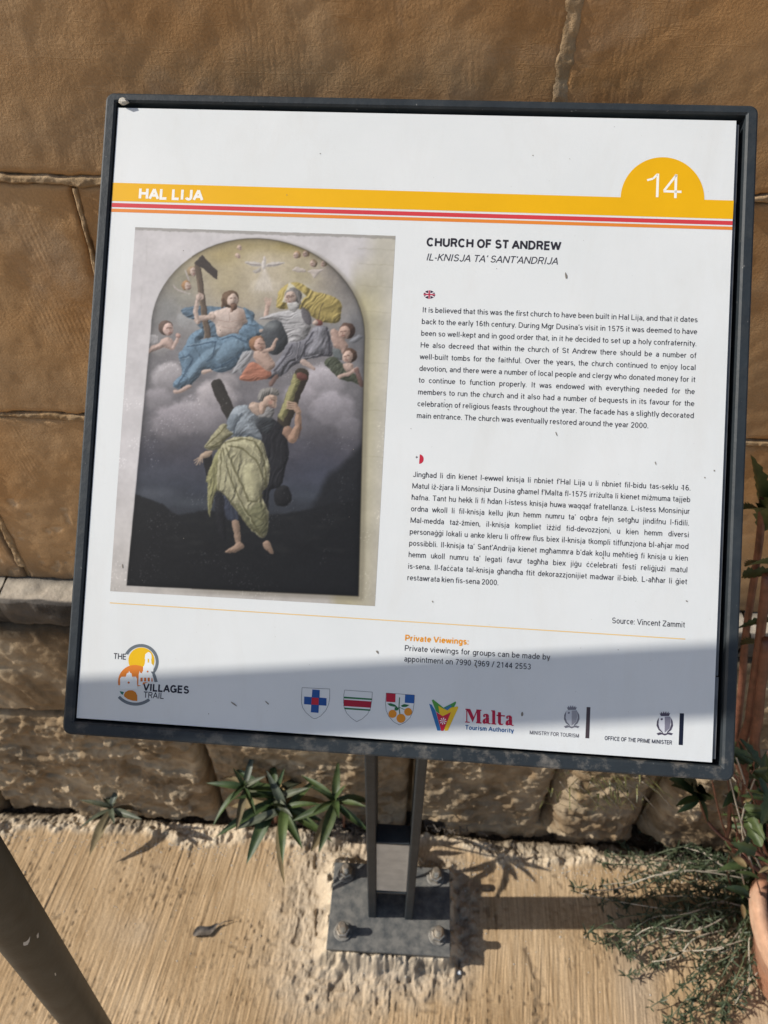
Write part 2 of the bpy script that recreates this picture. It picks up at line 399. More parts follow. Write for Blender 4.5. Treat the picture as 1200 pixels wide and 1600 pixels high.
courses = [(.741, 1.0500, -.583), (1.0585, 1.335, -.342), (1.3435, 1.618, .116), (1.626, 1.90, -.16), (1.908, 2.18, .116), (2.188, 2.46, -.16)]
for z0, z1, xo in courses:
    for x0, x1 in run(None, xo):
        st = .0028 if inview(x0, x1, z0, z1) else .03
        b_ = block('stone_block', x0, x1, z0, z1, WY, st, M_stone, h_smooth, .005, .004, .03, t_smooth)
# mortar behind the blocks, seen only in the joints
mb = MB(); mb.box((-3.1, .006, 0), (3.1, .30, 2.45)); o = mb.obj('wall_core', M_mortar, wall)
# proud ragged mortar along the joints
def joint_strip(p0, p1, wd, pr, seed, name='mortar_joint'):
    p0 = np.array(p0); p1 = np.array(p1); L = np.linalg.norm(p1 - p0); d = (p1 - p0) / L; n = np.array([-d[1], d[0]])
    a = np.linspace(0, L, max(8, int(L / .0018))); c = np.linspace(-1, 1, 19); A, Cc = np.meshgrid(a, c)
    wloc = wd * (1 + .75 * fbm(A * 16, Cc * 0, 3, seed)) * (1 + .35 * fbm(A * 90, Cc * 0 + 2 + np.sign(Cc), 3, seed + 9))
    mid = .0030 * fbm(A * 11, Cc * 0 + 5, 3, seed + 2)
    X = p0[0] + d[0] * A + n[0] * (Cc * wloc / 2 + mid); Z = p0[1] + d[1] * A + n[1] * (Cc * wloc / 2 + mid)
    prof = np.clip(1 - np.abs(Cc) ** 4, 0, 1); thin = sstep(-.55, .1, fbm(A * 9, Cc * 0 + 8, 2, seed + 6))
    hgt = pr * prof * (.35 + .9 * vnoise(X * 85, Z * 85, seed + 3)) * (.35 + .65 * thin) + .0014 * fbm(X * 170, Z * 170, 4, seed + 4) * prof - .0040 * (1 - prof)
    P = np.stack([X, WY - hgt, Z], -1)
    tn = np.stack([.10 * (vnoise(X * 70, Z * 70, 3) > .5), 0 * X, 0 * X, 1 + 0 * X], -1)
    return grid_obj(name, local(P, wall), M_mortar, wall, tn)
joint_strip((-1.0, 1.3395), (.95, 1.3385), .0125, .0021, 100)
joint_strip((-1.0, 1.0545), (.95, 1.0525), .0080, .0014, 120)
joint_strip((.1185, 1.62), (.1125, 1.345), .0190, .0011, 140)
joint_strip((-.3405, 1.333), (-.3432, 1.062), .0070, .0018, 160)
joint_strip((.2170, 1.333), (.2150, 1.062), .0085, .0025, 180)
joint_strip((-.5725, 1.048), (-.5850, .770), .0100, .0020, 200)
joint_strip((.5400, 1.048), (.5300, .745), .0080, .0020, 220)
# ledge of flat slabs
def ledge(x0, x1, yfront, zt, zb, seed):
    n = max(8, int((x1 - x0) / .003)); xs = np.linspace(x0, x1, n)
    prof = [(.03, 0.0)] + [(-.02 * 0 + .0 - k * (0 - yfront) * 0, 0) for k in ()]
    pts = []
    for k in np.linspace(0, 1, 16): pts.append((WY + .02 + (yfront + .004 - WY - .02) * k, zt - .006 * k))          # top, sloping forward
    for k in np.linspace(.1, .9, 4): pts.append((yfront + .004 * (1 - math.sin(k * math.pi / 2)), zt - .006 - .004 * k))
    for k in np.linspace(0, 1, 18): pts.append((yfront + .000 + .010 * k * k, zt - .010 - (zt - .010 - zb) * k))
    pts.append((WY - .02, zb - .001))
    pts = np.array(pts); X = np.repeat(xs[None, :], len(pts), 0); Y = np.repeat(pts[:, :1], n, 1); Z = np.repeat(pts[:, 1:], n, 1)
    nn = fbm(X * 45, (Y + Z) * 45, 4, seed); n2 = fbm(X * 9, Y * 9, 3, seed + 5)
    front = (np.arange(len(pts)) > 14)[:, None]
    Y2 = Y + np.where(front, .0035 * nn + .004 * n2, 0); Z2 = Z + np.where(front, 0, .0022 * nn + .001 * n2)
    lichen_shade = np.where(front, .80 + .4 * fbm(X * 14, Z * 14, 3, seed + 7), .12 * (vnoise(X * 30, Y * 60, 4) > .6) + .6 * np.clip((Y - .712) / .01, 0, 1))  # front darkened: black lichen plus the ledge's own shadow put into the colour
    tn = np.stack([.25 * (1 - front) + 0 * X, np.clip(lichen_shade, 0, .93), 0 * X, 1 + 0 * X], -1)
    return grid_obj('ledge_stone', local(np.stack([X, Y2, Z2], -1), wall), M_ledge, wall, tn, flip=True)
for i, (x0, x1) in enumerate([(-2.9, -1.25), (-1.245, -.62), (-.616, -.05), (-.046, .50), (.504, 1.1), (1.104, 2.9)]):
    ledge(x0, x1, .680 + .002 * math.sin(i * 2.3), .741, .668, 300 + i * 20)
# plinth: roughly dressed stones
def h_plinth(sd):
    def f(x, z):
        pk = sstep(.50, .66, vnoise(x * 30 + .3 * z * 30, z * 17, sd))
        return .0055 * fbm(x * 12, z * 12, 4, sd + 1) + .0060 * pk * (.4 + .6 * vnoise(x * 10, z * 10, sd + 5)) + .0022 * fbm(x * 70, z * 70, 4, sd + 2)
    return f
def t_plinth(x, z):
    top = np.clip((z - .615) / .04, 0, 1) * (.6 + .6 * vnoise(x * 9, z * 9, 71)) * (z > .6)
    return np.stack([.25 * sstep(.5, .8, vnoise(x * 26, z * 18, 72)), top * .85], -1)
for i, (x0, x1) in enumerate([(-2.9, -1.30), (-1.29, -.80), (-.79, -.30), (-.29, .22), (.23, .66), (.67, 1.2), (1.21, 2.9)]):
    block('plinth_stone', x0, x1, .412, .665, .684, .0032 if -1.4 < x0 < 1 else .02, M_rough, h_plinth(400 + i), .012, .012, .04, t_plinth)
# foot course: boulders and rubble faces
def h_rock(sd, amp=1.0):
    def f(x, z):
        r = 1 - np.abs(fbm(x * 17, z * 20, 4, sd)); q = sstep(.52, .60, vnoise(x * 42, z * 48, sd + 3) * .6 + vnoise(x * 15, z * 17, sd + 4) * .5)
        return amp * (.012 * (r - .7) + .010 * fbm(x * 9, z * 9, 3, sd + 6) + .0060 * q + .0035 * fbm(x * 110, z * 110, 3, sd + 1) * (.4 + q))
    return f
def t_rock(x, z):
    q = sstep(.52, .62, vnoise(x * 40, z * 46, 81) * .6 + vnoise(x * 15, z * 17, 82) * .5)
    low = np.clip(1 - z / .03, 0, 1) * .35
    return np.stack([.22 * q, low + .25 * sstep(.55, .8, vnoise(x * 11, z * 11, 83))], -1)
for i, (x0, x1, z0, z1, yf, er, rs, am) in enumerate([
        (-2.9, -1.32, -.02, .404, .690, .02, .02, 1), (-1.31, -.860, -.02, .402, .686, .020, .02, 1), (-.850, -.388, .0, .400, .684, .014, .016, 1.0),
        (-.374, .02, -.02, .402, .690, .018, .02, .8), (.028, .300, .055, .402, .684, .03, .03, .9), (.10, .34, -.02, .048, .692, .015, .015, .8),
        (.305, .492, .045, .402, .670, .05, .05, 1.3), (.512, .80, .030, .402, .662, .055, .055, 1.5), (.345, .50, -.02, .042, .690, .015, .015, 1),
        (.82, 1.25, -.02, .402, .675, .03, .03, 1.2), (1.26, 2.9, -.02, .402, .690, .02, .02, 1)]):
    block('foot_stone', x0, x1, z0, z1, yf, .0030 if -1.4 < x0 < 1 else .02, M_rough, h_rock(500 + 10 * i, am), er, rs, .05, t_rock)

# ---------------------------------------------------------------- the information sign
O = np.array([-.0084251, .47477552, 1.24792611])
U = np.array([.99971157, -.02240526, .00864813]); V = np.array([.00996644, .71465801, .69940303])
V = V - U * U.dot(V); V /= np.linalg.norm(V); Nn = np.cross(U, V)
SB = Vector((0, .51, 0))
sign = empty('information_sign', SB, 'square white information board about a church, tilted on two grey posts', 'sign')
MS = Matrix(((U[0], V[0], Nn[0], O[0]), (U[1], V[1], Nn[1], O[1] - .51), (U[2], V[2], Nn[2], O[2]), (0, 0, 0, 1)))
HP = .5016 / 2
mb = MB(); mb.box((-.25, -HP, -.003), (.25, HP, 0)); panel = mb.obj('panel', M_panel, sign); panel.matrix_local = MS
# frame ring, in the board's own axes
def rrect(l, r_, b, tp, rad_, z, n=6):
    out = []
    for cx, cy, a0 in ((r_ - rad_, tp - rad_, 0), (l + rad_, tp - rad_, 90), (l + rad_, b + rad_, 180), (r_ - rad_, b + rad_, 270)):
        for k in range(n + 1):
            a = rad(a0 + 90 * k / n); out.append((cx + rad_ * math.cos(a), cy + rad_ * math.sin(a), z))
    return out
def dense(ring, m=14):
    out = []
    for i, p in enumerate(ring):
        q = ring[(i + 1) % len(ring)]; L = math.dist(p, q); k = max(1, int(L / .02))
        for j in range(k): out.append(tuple(p[a] + (q[a] - p[a]) * j / k for a in range(3)))
    return out
IL, IR, IB, IT = -.2514, .2570, -.2535, .2550
OL, OR, OB, OT = -.2602, .2662, -.2640, .2625
FH = .0022
loops = [rrect(IL, IR, IB, IT, .0008, -.016), rrect(IL, IR, IB, IT, .0008, FH - .0015), rrect(IL - .0015, IR + .0015, IB - .0015, IT + .0015, .001, FH),
         rrect(OL + .0018, OR - .0018, OB + .0018, OT - .0018, .0055, FH), rrect(OL + .0005, OR - .0005, OB + .0005, OT - .0005, .0065, FH - .0006),
         rrect(OL, OR, OB, OT, .007, FH - .002), rrect(OL, OR, OB, OT, .007, -.016)]
# the same number of points on every loop
K = len(loops[0]); sub = []
for ring in loops:
    rr = []
    for i in range(K):
        p, q = ring[i], ring[(i + 1) % K]; k = 26 if i % 7 == 6 else 1
        for j in range(k): rr.append(tuple(p[a] + (q[a] - p[a]) * j / k for a in range(3)))
    sub.append(rr)
K = len(sub[0]); v = sum(sub, []); f = []
for a in range(len(sub) - 1):
    for i in range(K): f.append((a * K + i, a * K + (i + 1) % K, (a + 1) * K + (i + 1) % K, (a + 1) * K + i))
for i in range(K): f.append(((len(sub) - 1) * K + i, (len(sub) - 1) * K + (i + 1) % K, (i + 1) % K, i))
frame = mesh_obj('frame', v, f, M_frame, sign); frame.matrix_local = MS
me = frame.data; ca_ = me.color_attributes.new('tone', 'FLOAT_COLOR', 'POINT')
for i, p in enumerate(v):
    low = max(0, min(1, (-.235 - p[1]) / .012)) * (.35 + .65 * max(0, min(1, (p[0] + .15) / .35))); inn = 1.0 if i < 2 * K else .55
    ca_.data[i].color = (min(1, low * (1.2 if i < 3 * K else .8)), 0, 0, 1)
mb = MB(); mb.box((IL - .003, IB - .003, -.0165), (IR + .003, IT + .003, -.0145)); bk = mb.obj('backing_sheet', M_black, sign); bk.matrix_local = MS
# edge trim strip on the right, broken once near the bottom
for a, b_, w_ in ((-.2485, -.186, .0028), (-.185, .2485, .0024)):
    mb = MB(); mb.box((.2503, a, -.010), (.2503 + w_, b_, -.0015)); tr = mb.obj('edge_strip', M_trim, sign); tr.matrix_local = MS
# posts
def zback(x, y):
    P0 = O - Nn * .0165; return P0[2] - (Nn[0] * (x - P0[0]) + Nn[1] * (y - P0[1])) / Nn[2]
for x0, x1 in ((-.0473, -.0318), (.0232, .0380)):
    y0, y1, zb = .4885, .545, .055; c = .0025
    ring = [(x0 + c, y0), (x1 - c, y0), (x1 - .0006, y0 + .0006), (x1, y0 + c), (x1, y1 - c), (x1 - c, y1), (x0 + c, y1), (x0, y1 - c), (x0, y0 + c), (x0 + .0006, y0 + .0006)]
    v = []; L = 24
    for k in range(L + 1):
        for x, y in ring: v.append((x - SB.x, y - SB.y, zb + (zback(x, y) + .001 - zb) * k / L))
    n = len(ring); f = [(k * n + i, k * n + (i + 1) % n, (k + 1) * n + (i + 1) % n, (k + 1) * n + i) for k in range(L) for i in range(n)]
    mesh_obj('post', v, f, M_frame, sign)
mb = MB()
mb.box((-.0316, .4915 - .51, .190), (.0230, .4975 - .51, .395), .001); mb.obj('spacer_plate', M_plate, sign)
for z0, z1 in ((.182, .189), (.396, .403)):
    mb = MB(); mb.box((-.0317, .4895 - .51, z0), (.0231, .5200 - .51, z1), .001); mb.obj('crossbar', M_frame, sign)
mb = MB(); mb.box((-.122, .430 - .51, .044), (.111, .588 - .51, .055), .0012); mb.obj('base_plate', M_base, sign)
pl = sign.children[-1]
ca_ = pl.data.color_attributes.new('tone', 'FLOAT_COLOR', 'POINT')
for i in range(len(pl.data.vertices)): ca_.data[i].color = (.62, 0, 0, 1)
for bx, by in ((-.0935, .4605), (.0868, .4635), (-.0965, .5660), (.0820, .5690)):
    a0 = rng.rand() * 1.0
    mb = MB(); mb.lathe((bx, by - .51, .055), [(0, .040), (.0056, .040), (.0066, .0388), (.0066, .012)] , 18)
    for k in range(10): mb.lathe((bx, by - .51, .055), [(.0066, .018 + k * .002), (.0074, .019 + k * .002), (.0066, .020 + k * .002)], 18)
    bo = mb.obj('bolt', M_bolt, sign, False)
    mb = MB()
    v = []; f = []
    for z, r in ((.0037, .0118), (.0045, .0128), (.0148, .0128), (.0162, .0112)):
        for k in range(6): v.append((bx + r * math.cos(a0 + k * math.pi / 3), by - .51 + r * math.sin(a0 + k * math.pi / 3), .055 + z))
    for j in range(3):
        for k in range(6): f.append((j * 6 + k, j * 6 + (k + 1) % 6, j * 6 + 6 + (k + 1) % 6, j * 6 + 6 + k))
    f.append(tuple(range(18, 24))); mb.add(v, f); mb.obj('nut', M_bolt, bo)
    mb = MB(); mb.lathe((bx, by - .51, .055), [(.0165, 0), (.0172, .001), (.0172, .0028), (.016, .0036), (.006, .0037)], 28); mb.obj('washer', M_washer, bo, False)

# ---- print on the panel.  H maps the survey photograph's panel to panel millimetres
src = np.array([(184, 168), (1150, 189), (1113, 1192), (120, 1121)], float); dst = np.array([(-.25, HP), (.25, HP), (.25, -HP), (-.25, -HP)])
A_ = []; B_ = []
for (x, y), (u_, v_) in zip(src, dst):
    A_.append([x, y, 1, 0, 0, 0, -u_ * x, -u_ * y]); B_.append(u_); A_.append([0, 0, 0, x, y, 1, -v_ * x, -v_ * y]); B_.append(v_)
hh = np.linalg.solve(np.array(A_), np.array(B_)); Hm = np.append(hh, 1).reshape(3, 3); Hi = np.linalg.inv(Hm)
def uv(x, y):
    p = Hm @ np.array([x, y, 1.0]); return p[0] / p[2], p[1] / p[2]
def UVs(pts): return [uv(*p) for p in pts]
PXM = .5 / 968
def flat(name, polys, m, z, parent=panel):
    """polys: list of outlines in panel metres, each filled"""
    vv = []; ff = []
    from mathutils.geometry import tessellate_polygon
    for pl_ in polys:
        n = len(vv); vv += [(a, b, z * .2) for a, b in pl_]
        for tri in tessellate_polygon([[Vector((a, b, 0)) for a, b in pl_]]):
            i, j, k = tri; p, q, r = Vector(pl_[i]), Vector(pl_[j]), Vector(pl_[k])
            if (q - p).cross(r - p) < 0: i, k = k, i
            ff.append((n + i, n + j, n + k))
    return mesh_obj(name, vv, ff, m, parent)
def pf(name, polys, rgb, z=.0004, parent=panel): return flat(name, [UVs(p) for p in polys], ink(rgb), z, parent)
def circ(cx, cy, r, a0=0, a1=360, n=40, ry=None): return [(cx + r * math.cos(rad(a0 + (a1 - a0) * k / n)), cy - (ry or r) * math.sin(rad(a0 + (a1 - a0) * k / n))) for k in range(n + (0 if a1 - a0 >= 360 else 1))]
def arc(cx, cy, r0, r1, a0, a1, n=36): return circ(cx, cy, r1, a0, a1, n) + circ(cx, cy, r0, a0, a1, n)[::-1]
def stroke(pts, wd):
    out = []
    for (x0, y0), (x1, y1) in zip(pts, pts[1:]):
        L = math.hypot(x1 - x0, y1 - y0) or 1; nx, ny = -(y1 - y0) / L * wd / 2, (x1 - x0) / L * wd / 2
        out.append([(x0 + nx, y0 + ny), (x1 + nx, y1 + ny), (x1 - nx, y1 - ny), (x0 - nx, y0 - ny)])
    return out
# ---- lettering: a plain sans alphabet drawn as centre lines (1000 units to the em, capitals 720 high)
# "x,y" points, "@cx,cy,rx,ry,a0,a1" arcs, "|" starts a new stroke; first number is the width
ABC = {
'a': '470 @235,360,150,120,155,0 385,0|385,300 220,282 @205,162,128,120,90,270 255,42 385,130', 'b': '490 70,740 70,0|@245,260,175,220,0,360', 'c': '450 @245,260,178,220,42,318',
'd': '490 420,740 420,0|@245,260,175,220,0,360', 'e': '480 72,272 416,272 @243,260,175,220,4,318', 'f': '280 265,690 @235,590,100,104,80,180 135,0|25,482 255,482',
'g': '490 420,520 420,-30 @245,-30,175,130,0,-150|@245,260,175,220,0,360', 'h': '470 70,740 70,0|@235,318,165,162,180,0 400,0', 'i': '200 100,520 100,0|100,640 100,725',
'j': '210 110,520 110,-90 @40,-90,70,75,0,-80|110,640 110,725', 'k': '420 70,740 70,0|375,520 78,215|185,322 395,0', 'l': '200 100,740 100,0', 'm': '690 70,520 70,0|@202,345,132,136,180,0 334,0|@472,345,138,136,180,0 610,0',
'n': '470 70,520 70,0|@235,318,165,162,180,0 400,0', 'o': '490 @245,260,178,220,0,360', 'p': '490 70,520 70,-200|@245,260,175,220,0,360', 'q': '490 420,520 420,-200|@245,260,175,220,0,360',
'r': '310 70,520 70,0|@235,300,165,180,180,82', 's': '430 @207,370,132,110,25,250 @215,150,148,110,70,-155', 't': '280 130,660 130,140 @225,140,95,98,180,285|25,482 262,482',
'u': '470 70,520 70,200 @235,200,165,160,180,360|400,520 400,0', 'v': '420 18,520 210,20 402,520', 'w': '640 18,520 170,20 320,500 470,20 622,520', 'x': '420 25,520 395,0|395,520 25,0', 'y': '420 18,520 215,25|402,520 205,-70 @110,-75,95,85,5,-80', 'z': '420 40,482 370,482 45,40 385,40',
'A': '620 20,0 310,705 600,0|125,240 495,240', 'B': '600 80,40 80,680 340,680 @340,535,160,145,90,-90 80,390|340,380 @350,212,180,172,90,-90 80,40', 'C': '660 @335,360,270,320,42,318', 'D': '650 80,40 80,680 270,680 @270,360,300,320,90,-90 80,40',
'E': '540 500,40 80,40 80,680 490,680|80,375 460,375', 'F': '520 80,0 80,680 490,680|80,365 440,365', 'G': '690 @335,360,270,320,42,330|370,330 610,330 610,20', 'H': '650 80,720 80,0|570,720 570,0|80,375 570,375', 'I': '230 115,720 115,0',
'J': '500 410,720 410,190 @245,190,165,155,0,-165', 'K': '600 80,720 80,0|520,720 85,300|210,420 550,0', 'L': '500 80,720 80,40 480,40', 'M': '800 80,0 80,720|720,720 720,0|84,690 400,40 716,690', 'N': '670 80,0 80,720|590,720 590,0|84,690 586,30',
'O': '700 @350,360,280,320,0,360', 'P': '570 80,0 80,680 330,680 @330,495,180,185,90,-90 80,310', 'R': '610 80,0 80,680 350,680 @350,515,170,165,90,-90 80,350|360,350 530,0', 'S': '590 @290,520,190,160,25,250 @300,205,215,165,75,-160',
'T': '560 20,680 540,680|280,680 280,0', 'U': '640 80,720 80,260 @320,260,240,220,180,360 560,720', 'V': '600 18,720 300,15 582,720', 'W': '860 15,720 220,20 430,690 640,20 845,720',
'Y': '580 20,720 290,330 560,720|290,330 290,0', 'Z': '560 40,680 510,680 40,40 520,40', '0': '500 @250,360,178,320,0,360', '1': '500 110,560 215,600 280,700 280,0', '2': '500 @248,510,172,170,172,-35 72,40 440,40', '3': '500 @240,525,155,155,150,-85|@240,205,180,165,88,-152', '4': '500 340,0 340,690 55,210 455,210',
'5': '500 410,680 135,680 100,375 @245,222,180,182,128,-150', '6': '500 @250,222,175,182,0,360|@255,360,180,320,55,178 75,222', '7': '500 50,680 440,680 290,380 200,0', '8': '500 @250,535,145,145,0,360|@250,205,178,165,0,360', '9': '500 @250,498,175,182,0,360|@245,360,180,320,-125,-2 425,498',
'.': '190 90,0 80,95', ',': '160 80,95 80,0 50,-90', '-': '290 40,265 250,265', '\u2019': '150 80,720 80,620 50,540', ':': '170 80,0 80,95|80,400 80,495', '/': '330 40,-20 290,740'}
ABC['\u0127'] = ABC['h'].replace('470 ', '470 5,612 235,612|', 1)
for k_, b_, cx_ in (('\u017c', 'z', 210), ('\u0121', 'g', 245), ('\u010b', 'c', 245)): ABC[k_] = ABC[b_] + '|%d,625 %d,715' % (cx_, cx_)
def ribbon(pts, wd):
    """one strip with mitred joins, as vertices and quads"""
    P = [np.array(p, float) for p in pts]; Q = [P[0]]
    for p in P[1:]:
        if np.linalg.norm(p - Q[-1]) > 1e-4: Q.append(p)
    closed = np.linalg.norm(Q[0] - Q[-1]) < 2 and len(Q) > 4
    if closed: Q = Q[:-1]
    n = len(Q); L_ = []; R_ = []
    for i in range(n):
        a0 = Q[i - 1] if (i or closed) else None; b0 = Q[(i + 1) % n] if (i < n - 1 or closed) else None
        d1 = (Q[i] - a0) / np.linalg.norm(Q[i] - a0) if a0 is not None else None; d2 = (b0 - Q[i]) / np.linalg.norm(b0 - Q[i]) if b0 is not None else None
        if d1 is None: d1 = d2
        if d2 is None: d2 = d1
        n1 = np.array([-d1[1], d1[0]]); n2 = np.array([-d2[1], d2[0]]); m_ = n1 + n2; m_ = m_ / max(np.linalg.norm(m_), .2)
        k = min(1 / max(m_.dot(n1), .3), 2.0); L_.append(Q[i] + m_ * k * wd / 2); R_.append(Q[i] - m_ * k * wd / 2)
    v = L_ + R_; f = [(n + i, n + (i + 1) % n, (i + 1) % n, i) for i in range(n if closed else n - 1)]
    return v, f
_gc = {}
def glyph(ch, wt, nseg=14):
    if (ch, wt) in _gc: return _gc[(ch, wt)]
    adv, rest = ABC[ch].split(' ', 1); V_ = []; F_ = []
    for si, stx in enumerate(rest.split('|')):
        pts = []
        for tok in stx.split(' '):
            if tok[0] == '@':
                cx, cy, rx, ry, a0, a1 = map(float, tok[1:].split(',')); k = max(4, int(abs(a1 - a0) / 360 * nseg * 1.6))
                pts += [(cx + rx * math.cos(rad(a0 + (a1 - a0) * j / k)), cy + ry * math.sin(rad(a0 + (a1 - a0) * j / k))) for j in range(k + 1)]
            else: pts.append(tuple(map(float, tok.split(','))))
        segs = [[pts[0]]]                                      # a new strip wherever the pen turns back sharply
        for j in range(1, len(pts)):
            segs[-1].append(pts[j])
            if j < len(pts) - 1:
                d1 = np.subtract(pts[j], pts[j - 1]); d2 = np.subtract(pts[j + 1], pts[j]); q1, q2 = np.linalg.norm(d1), np.linalg.norm(d2)
                if q1 > 1e-3 and q2 > 1e-3 and d1.dot(d2) / q1 / q2 < -.2: segs.append([pts[j]])
        for sg in segs:
            v, f = ribbon(sg, wt); n = len(V_); zz = len(F_) and V_[-1][2] + 1; V_ += [(p[0], p[1], zz) for p in v]; F_ += [tuple(i + n for i in q) for q in f]
    _gc[(ch, wt)] = (float(adv) + 34 + (wt - 80) * .6, V_, F_); return _gc[(ch, wt)]
def wwidth(wd_, wt): return sum(glyph(c, wt)[0] for c in wd_) / 1000
def text_lines(name, lines, rgb, size, wt=80, shear=0.0, z=.0005, parent=None, xs=None):
    """lines: (string, u_left, u_right, v_base); words spread to fill the line"""
    VV = []; FF = []
    for s, ul, ur, vb in lines:
        words = s.split(' '); ws = [wwidth(w_, wt) * size for w_ in words]; tot = ur - ul; k = xs
        if k is None: k = tot / (sum(ws) + .26 * size * (len(ws) - 1))
        gap = (tot - sum(ws) * k) / max(1, len(ws) - 1); u_ = ul
        for w_, wl in zip(words, ws):
            x0 = u_
            for c in w_:
                adv, gv, gf = glyph(c, wt); n = len(VV)
                VV += [(x0 + (x * k + shear * y) * size / 1000, vb + y * size / 1000, z * .2 + .00001 * si) for x, y, si in gv]
                FF += [tuple(i + n for i in q) for q in gf]; x0 += adv * size / 1000 * k
            u_ += wl * k + gap
    return mesh_obj(name, VV, FF, ink(rgb), parent or panel)
INK = (52, 50, 56)
def col(lines, first, last, n_last, right):
    (u0, v0), (u1, v1) = uv(*first), uv(*last); ur = [uv(*r)[0] for r in right]; n = n_last
    ulm = (u0 + u1) / 2; urm = sum(ur) / len(ur); return [(s, ulm, urm, v0 + (v1 - v0) * i / n) for i, s in enumerate(lines)]
EN = ["It is believed that this was the first church to have been built in Hal Lija, and that it dates", "back to the early 16th century. During Mgr Dusina\u2019s visit in 1575 it was deemed to have",
      "been so well-kept and in good order that, in it he decided to set up a holy confraternity.", "He also decreed that within the church of St Andrew there should be a number of",
      "well-built tombs for the faithful. Over the years, the church continued to enjoy local", "devotion, and there were a number of local people and clergy who donated money for it",
      "to continue to function properly. It was endowed with everything needed for the", "members to run the church and it also had a number of bequests in its favour for the",
      "celebration of religious feasts throughout the year. The facade has a slightly decorated", "main entrance. The church was eventually restored around the year 2000."]
MT = ["Jing\u0127ad li din kienet l-ewwel knisja li nbniet f\u2019Hal Lija u li nbniet fil-bidu tas-seklu 16.", "Matul i\u017c-\u017cjara li Monsinjur Dusina g\u0127amel f\u2019Malta fl-1575 irri\u017culta li kienet mi\u017cmuma tajjeb",
      "\u0127afna. Tant hu hekk li fi \u0127dan l-istess knisja huwa waqqaf fratellanza. L-istess Monsinjur", "ordna wkoll li fil-knisja kellu jkun hemm numru ta\u2019 oqbra fejn setg\u0127u jindifnu l-fidili.",
      "Mal-medda ta\u017c-\u017cmien, il-knisja kompliet i\u017c\u017cid fid-devozzjoni, u kien hemm diversi", "persona\u0121\u0121i lokali u anke kleru li offrew flus biex il-knisja tkompli tiffunzjona bl-a\u0127jar mod",
      "possibbli. Il-knisja ta\u2019 Sant\u2019Andrija kienet mg\u0127ammra b\u2019dak kollu me\u0127tie\u0121 fi knisja u kien", "hemm ukoll numru ta\u2019 legati favur tag\u0127ha biex ji\u0121u \u010b\u010belebrati festi reli\u0121ju\u017ci matul",
      "is-sena. Il-fa\u010b\u010bata tal-knisja g\u0127andha ftit dekorazzjonijiet madwar il-bieb. L-a\u0127\u0127ar li \u0121iet", "restawrata kien fis-sena 2000."]
L = col(EN, (659.6, 488), (651.4, 634.6), 8, [(1090.4, 502.3), (1084.6, 649.3)])
L[-1] = (L[-1][0], L[-1][1], uv(1014, 664.4)[0], L[-1][3])
wfull = lambda s, b, sz: sum(wwidth(w_, b) * sz for w_ in s.split(' '))
SZ = .0059
def fitk(L, b, sz, sp): return min((ur - ul) / (wfull(s, b, sz) + sp * sz * s.count(' ')) for s, ul, ur, _ in L)
BB = 100
ke = fitk(L, BB, SZ, .22); text_lines('paragraph_text', L, INK, SZ, BB, xs=ke)
L2 = col(MT, (644.5, 745.1), (636.3, 906.4), 9, [(1079.4, 765.5), (1074.5, 914.6)])
L2[-1] = (L2[-1][0], L2[-1][1], uv(779.7, 914.6)[0], L2[-1][3])
km = fitk(L2, BB, SZ, .20); text_lines('paragraph_text', L2, INK, SZ, BB, xs=km)
def one(name, s, l, r, rgb, cap, bold=0.0, shear=0.0, z=.0005, parent=None):
    (u0, v0), (u1, v1) = uv(*l), uv(*r)
    return text_lines(name, [(s, u0, u1, (v0 + v1) / 2)], rgb, cap * PXM / .72, 98 + bold * 1900, shear, z, parent)
one('heading_text', 'CHURCH OF ST ANDREW', (666.1, 383.9), (876.5, 391.4), (45, 43, 50), 12.6, .042)
one('subheading_text', "IL-KNISJA TA\u2019 SANT\u2019ANDRIJA", (664.9, 407.2), (871.4, 413.3), (60, 58, 66), 10.9, .000, .22)
one('credit_text', 'Source: Vincent Zammit', (956, 974.6), (1070.8, 980.7), INK, 8.6, .0)
one('notice_heading', 'Private Viewings:', (633, 1001.0), (733.5, 1007.3), (222, 150, 40), 8.7, .036)
text_lines('notice_text', [('Private viewings for groups can be made by', uv(632.2, 1016.7)[0], uv(860, 1031.4)[0], (uv(632.2, 1016.7)[1] + uv(860, 1031.4)[1]) / 2),
                           ('appointment on 7990 7969 / 2144 2553', uv(631.4, 1033.8)[0], uv(830.3, 1046)[0], (uv(631.4, 1033.8)[1] + uv(830.3, 1046)[1]) / 2)], INK, .0061, 100)
# band and stripes run the full width
YEL = (229, 174, 10)
pf('colour_band', [[(176, 285), (660, 299.2), (1146, 313.8), (1144.5, 342.8), (660, 328), (174.6, 313.5)]], YEL)
pf('dome_tab', [circ(1034.5, 311.5, 65.5, 0, 180, 48) + [(968, 316), (1100, 319.5)][::1]], YEL, .0005)
pf('red_stripe', [[(174.4, 316.6), (1144.3, 345.8), (1143.9, 352.2), (174.0, 323.0)]], (205, 62, 68))
pf('orange_stripe', [[(173.8, 325.4), (1143.8, 354.6), (1143.5, 359.8), (173.4, 330.6)]], (222, 132, 50))
pf('divider_line', [[(172, 940.6), (1071, 998.4), (1071, 999.9), (172, 942.0)]], (226, 190, 120))
one('place_text', 'HAL LIJA', (216.5, 309.2), (318, 313), (238, 236, 228), 16.0, .045, 0, .0007)
# '14' in thin strokes
q = []
for s_l in (stroke([(1010.5, 282), (1020, 279.5), (1026.4, 272.8)], 3.2), stroke([(1027.4, 271.8), (1026.2, 308.5)], 4.0)): q += s_l
q += stroke([(1055.8, 273), (1054.6, 310)], 4.0); q += stroke([(1056.5, 273.6), (1036.8, 298.6)], 3.6); q += stroke([(1036.2, 299.2), (1064.2, 300.2)], 3.6)
pf('number_text', q, (240, 238, 228), .0008)

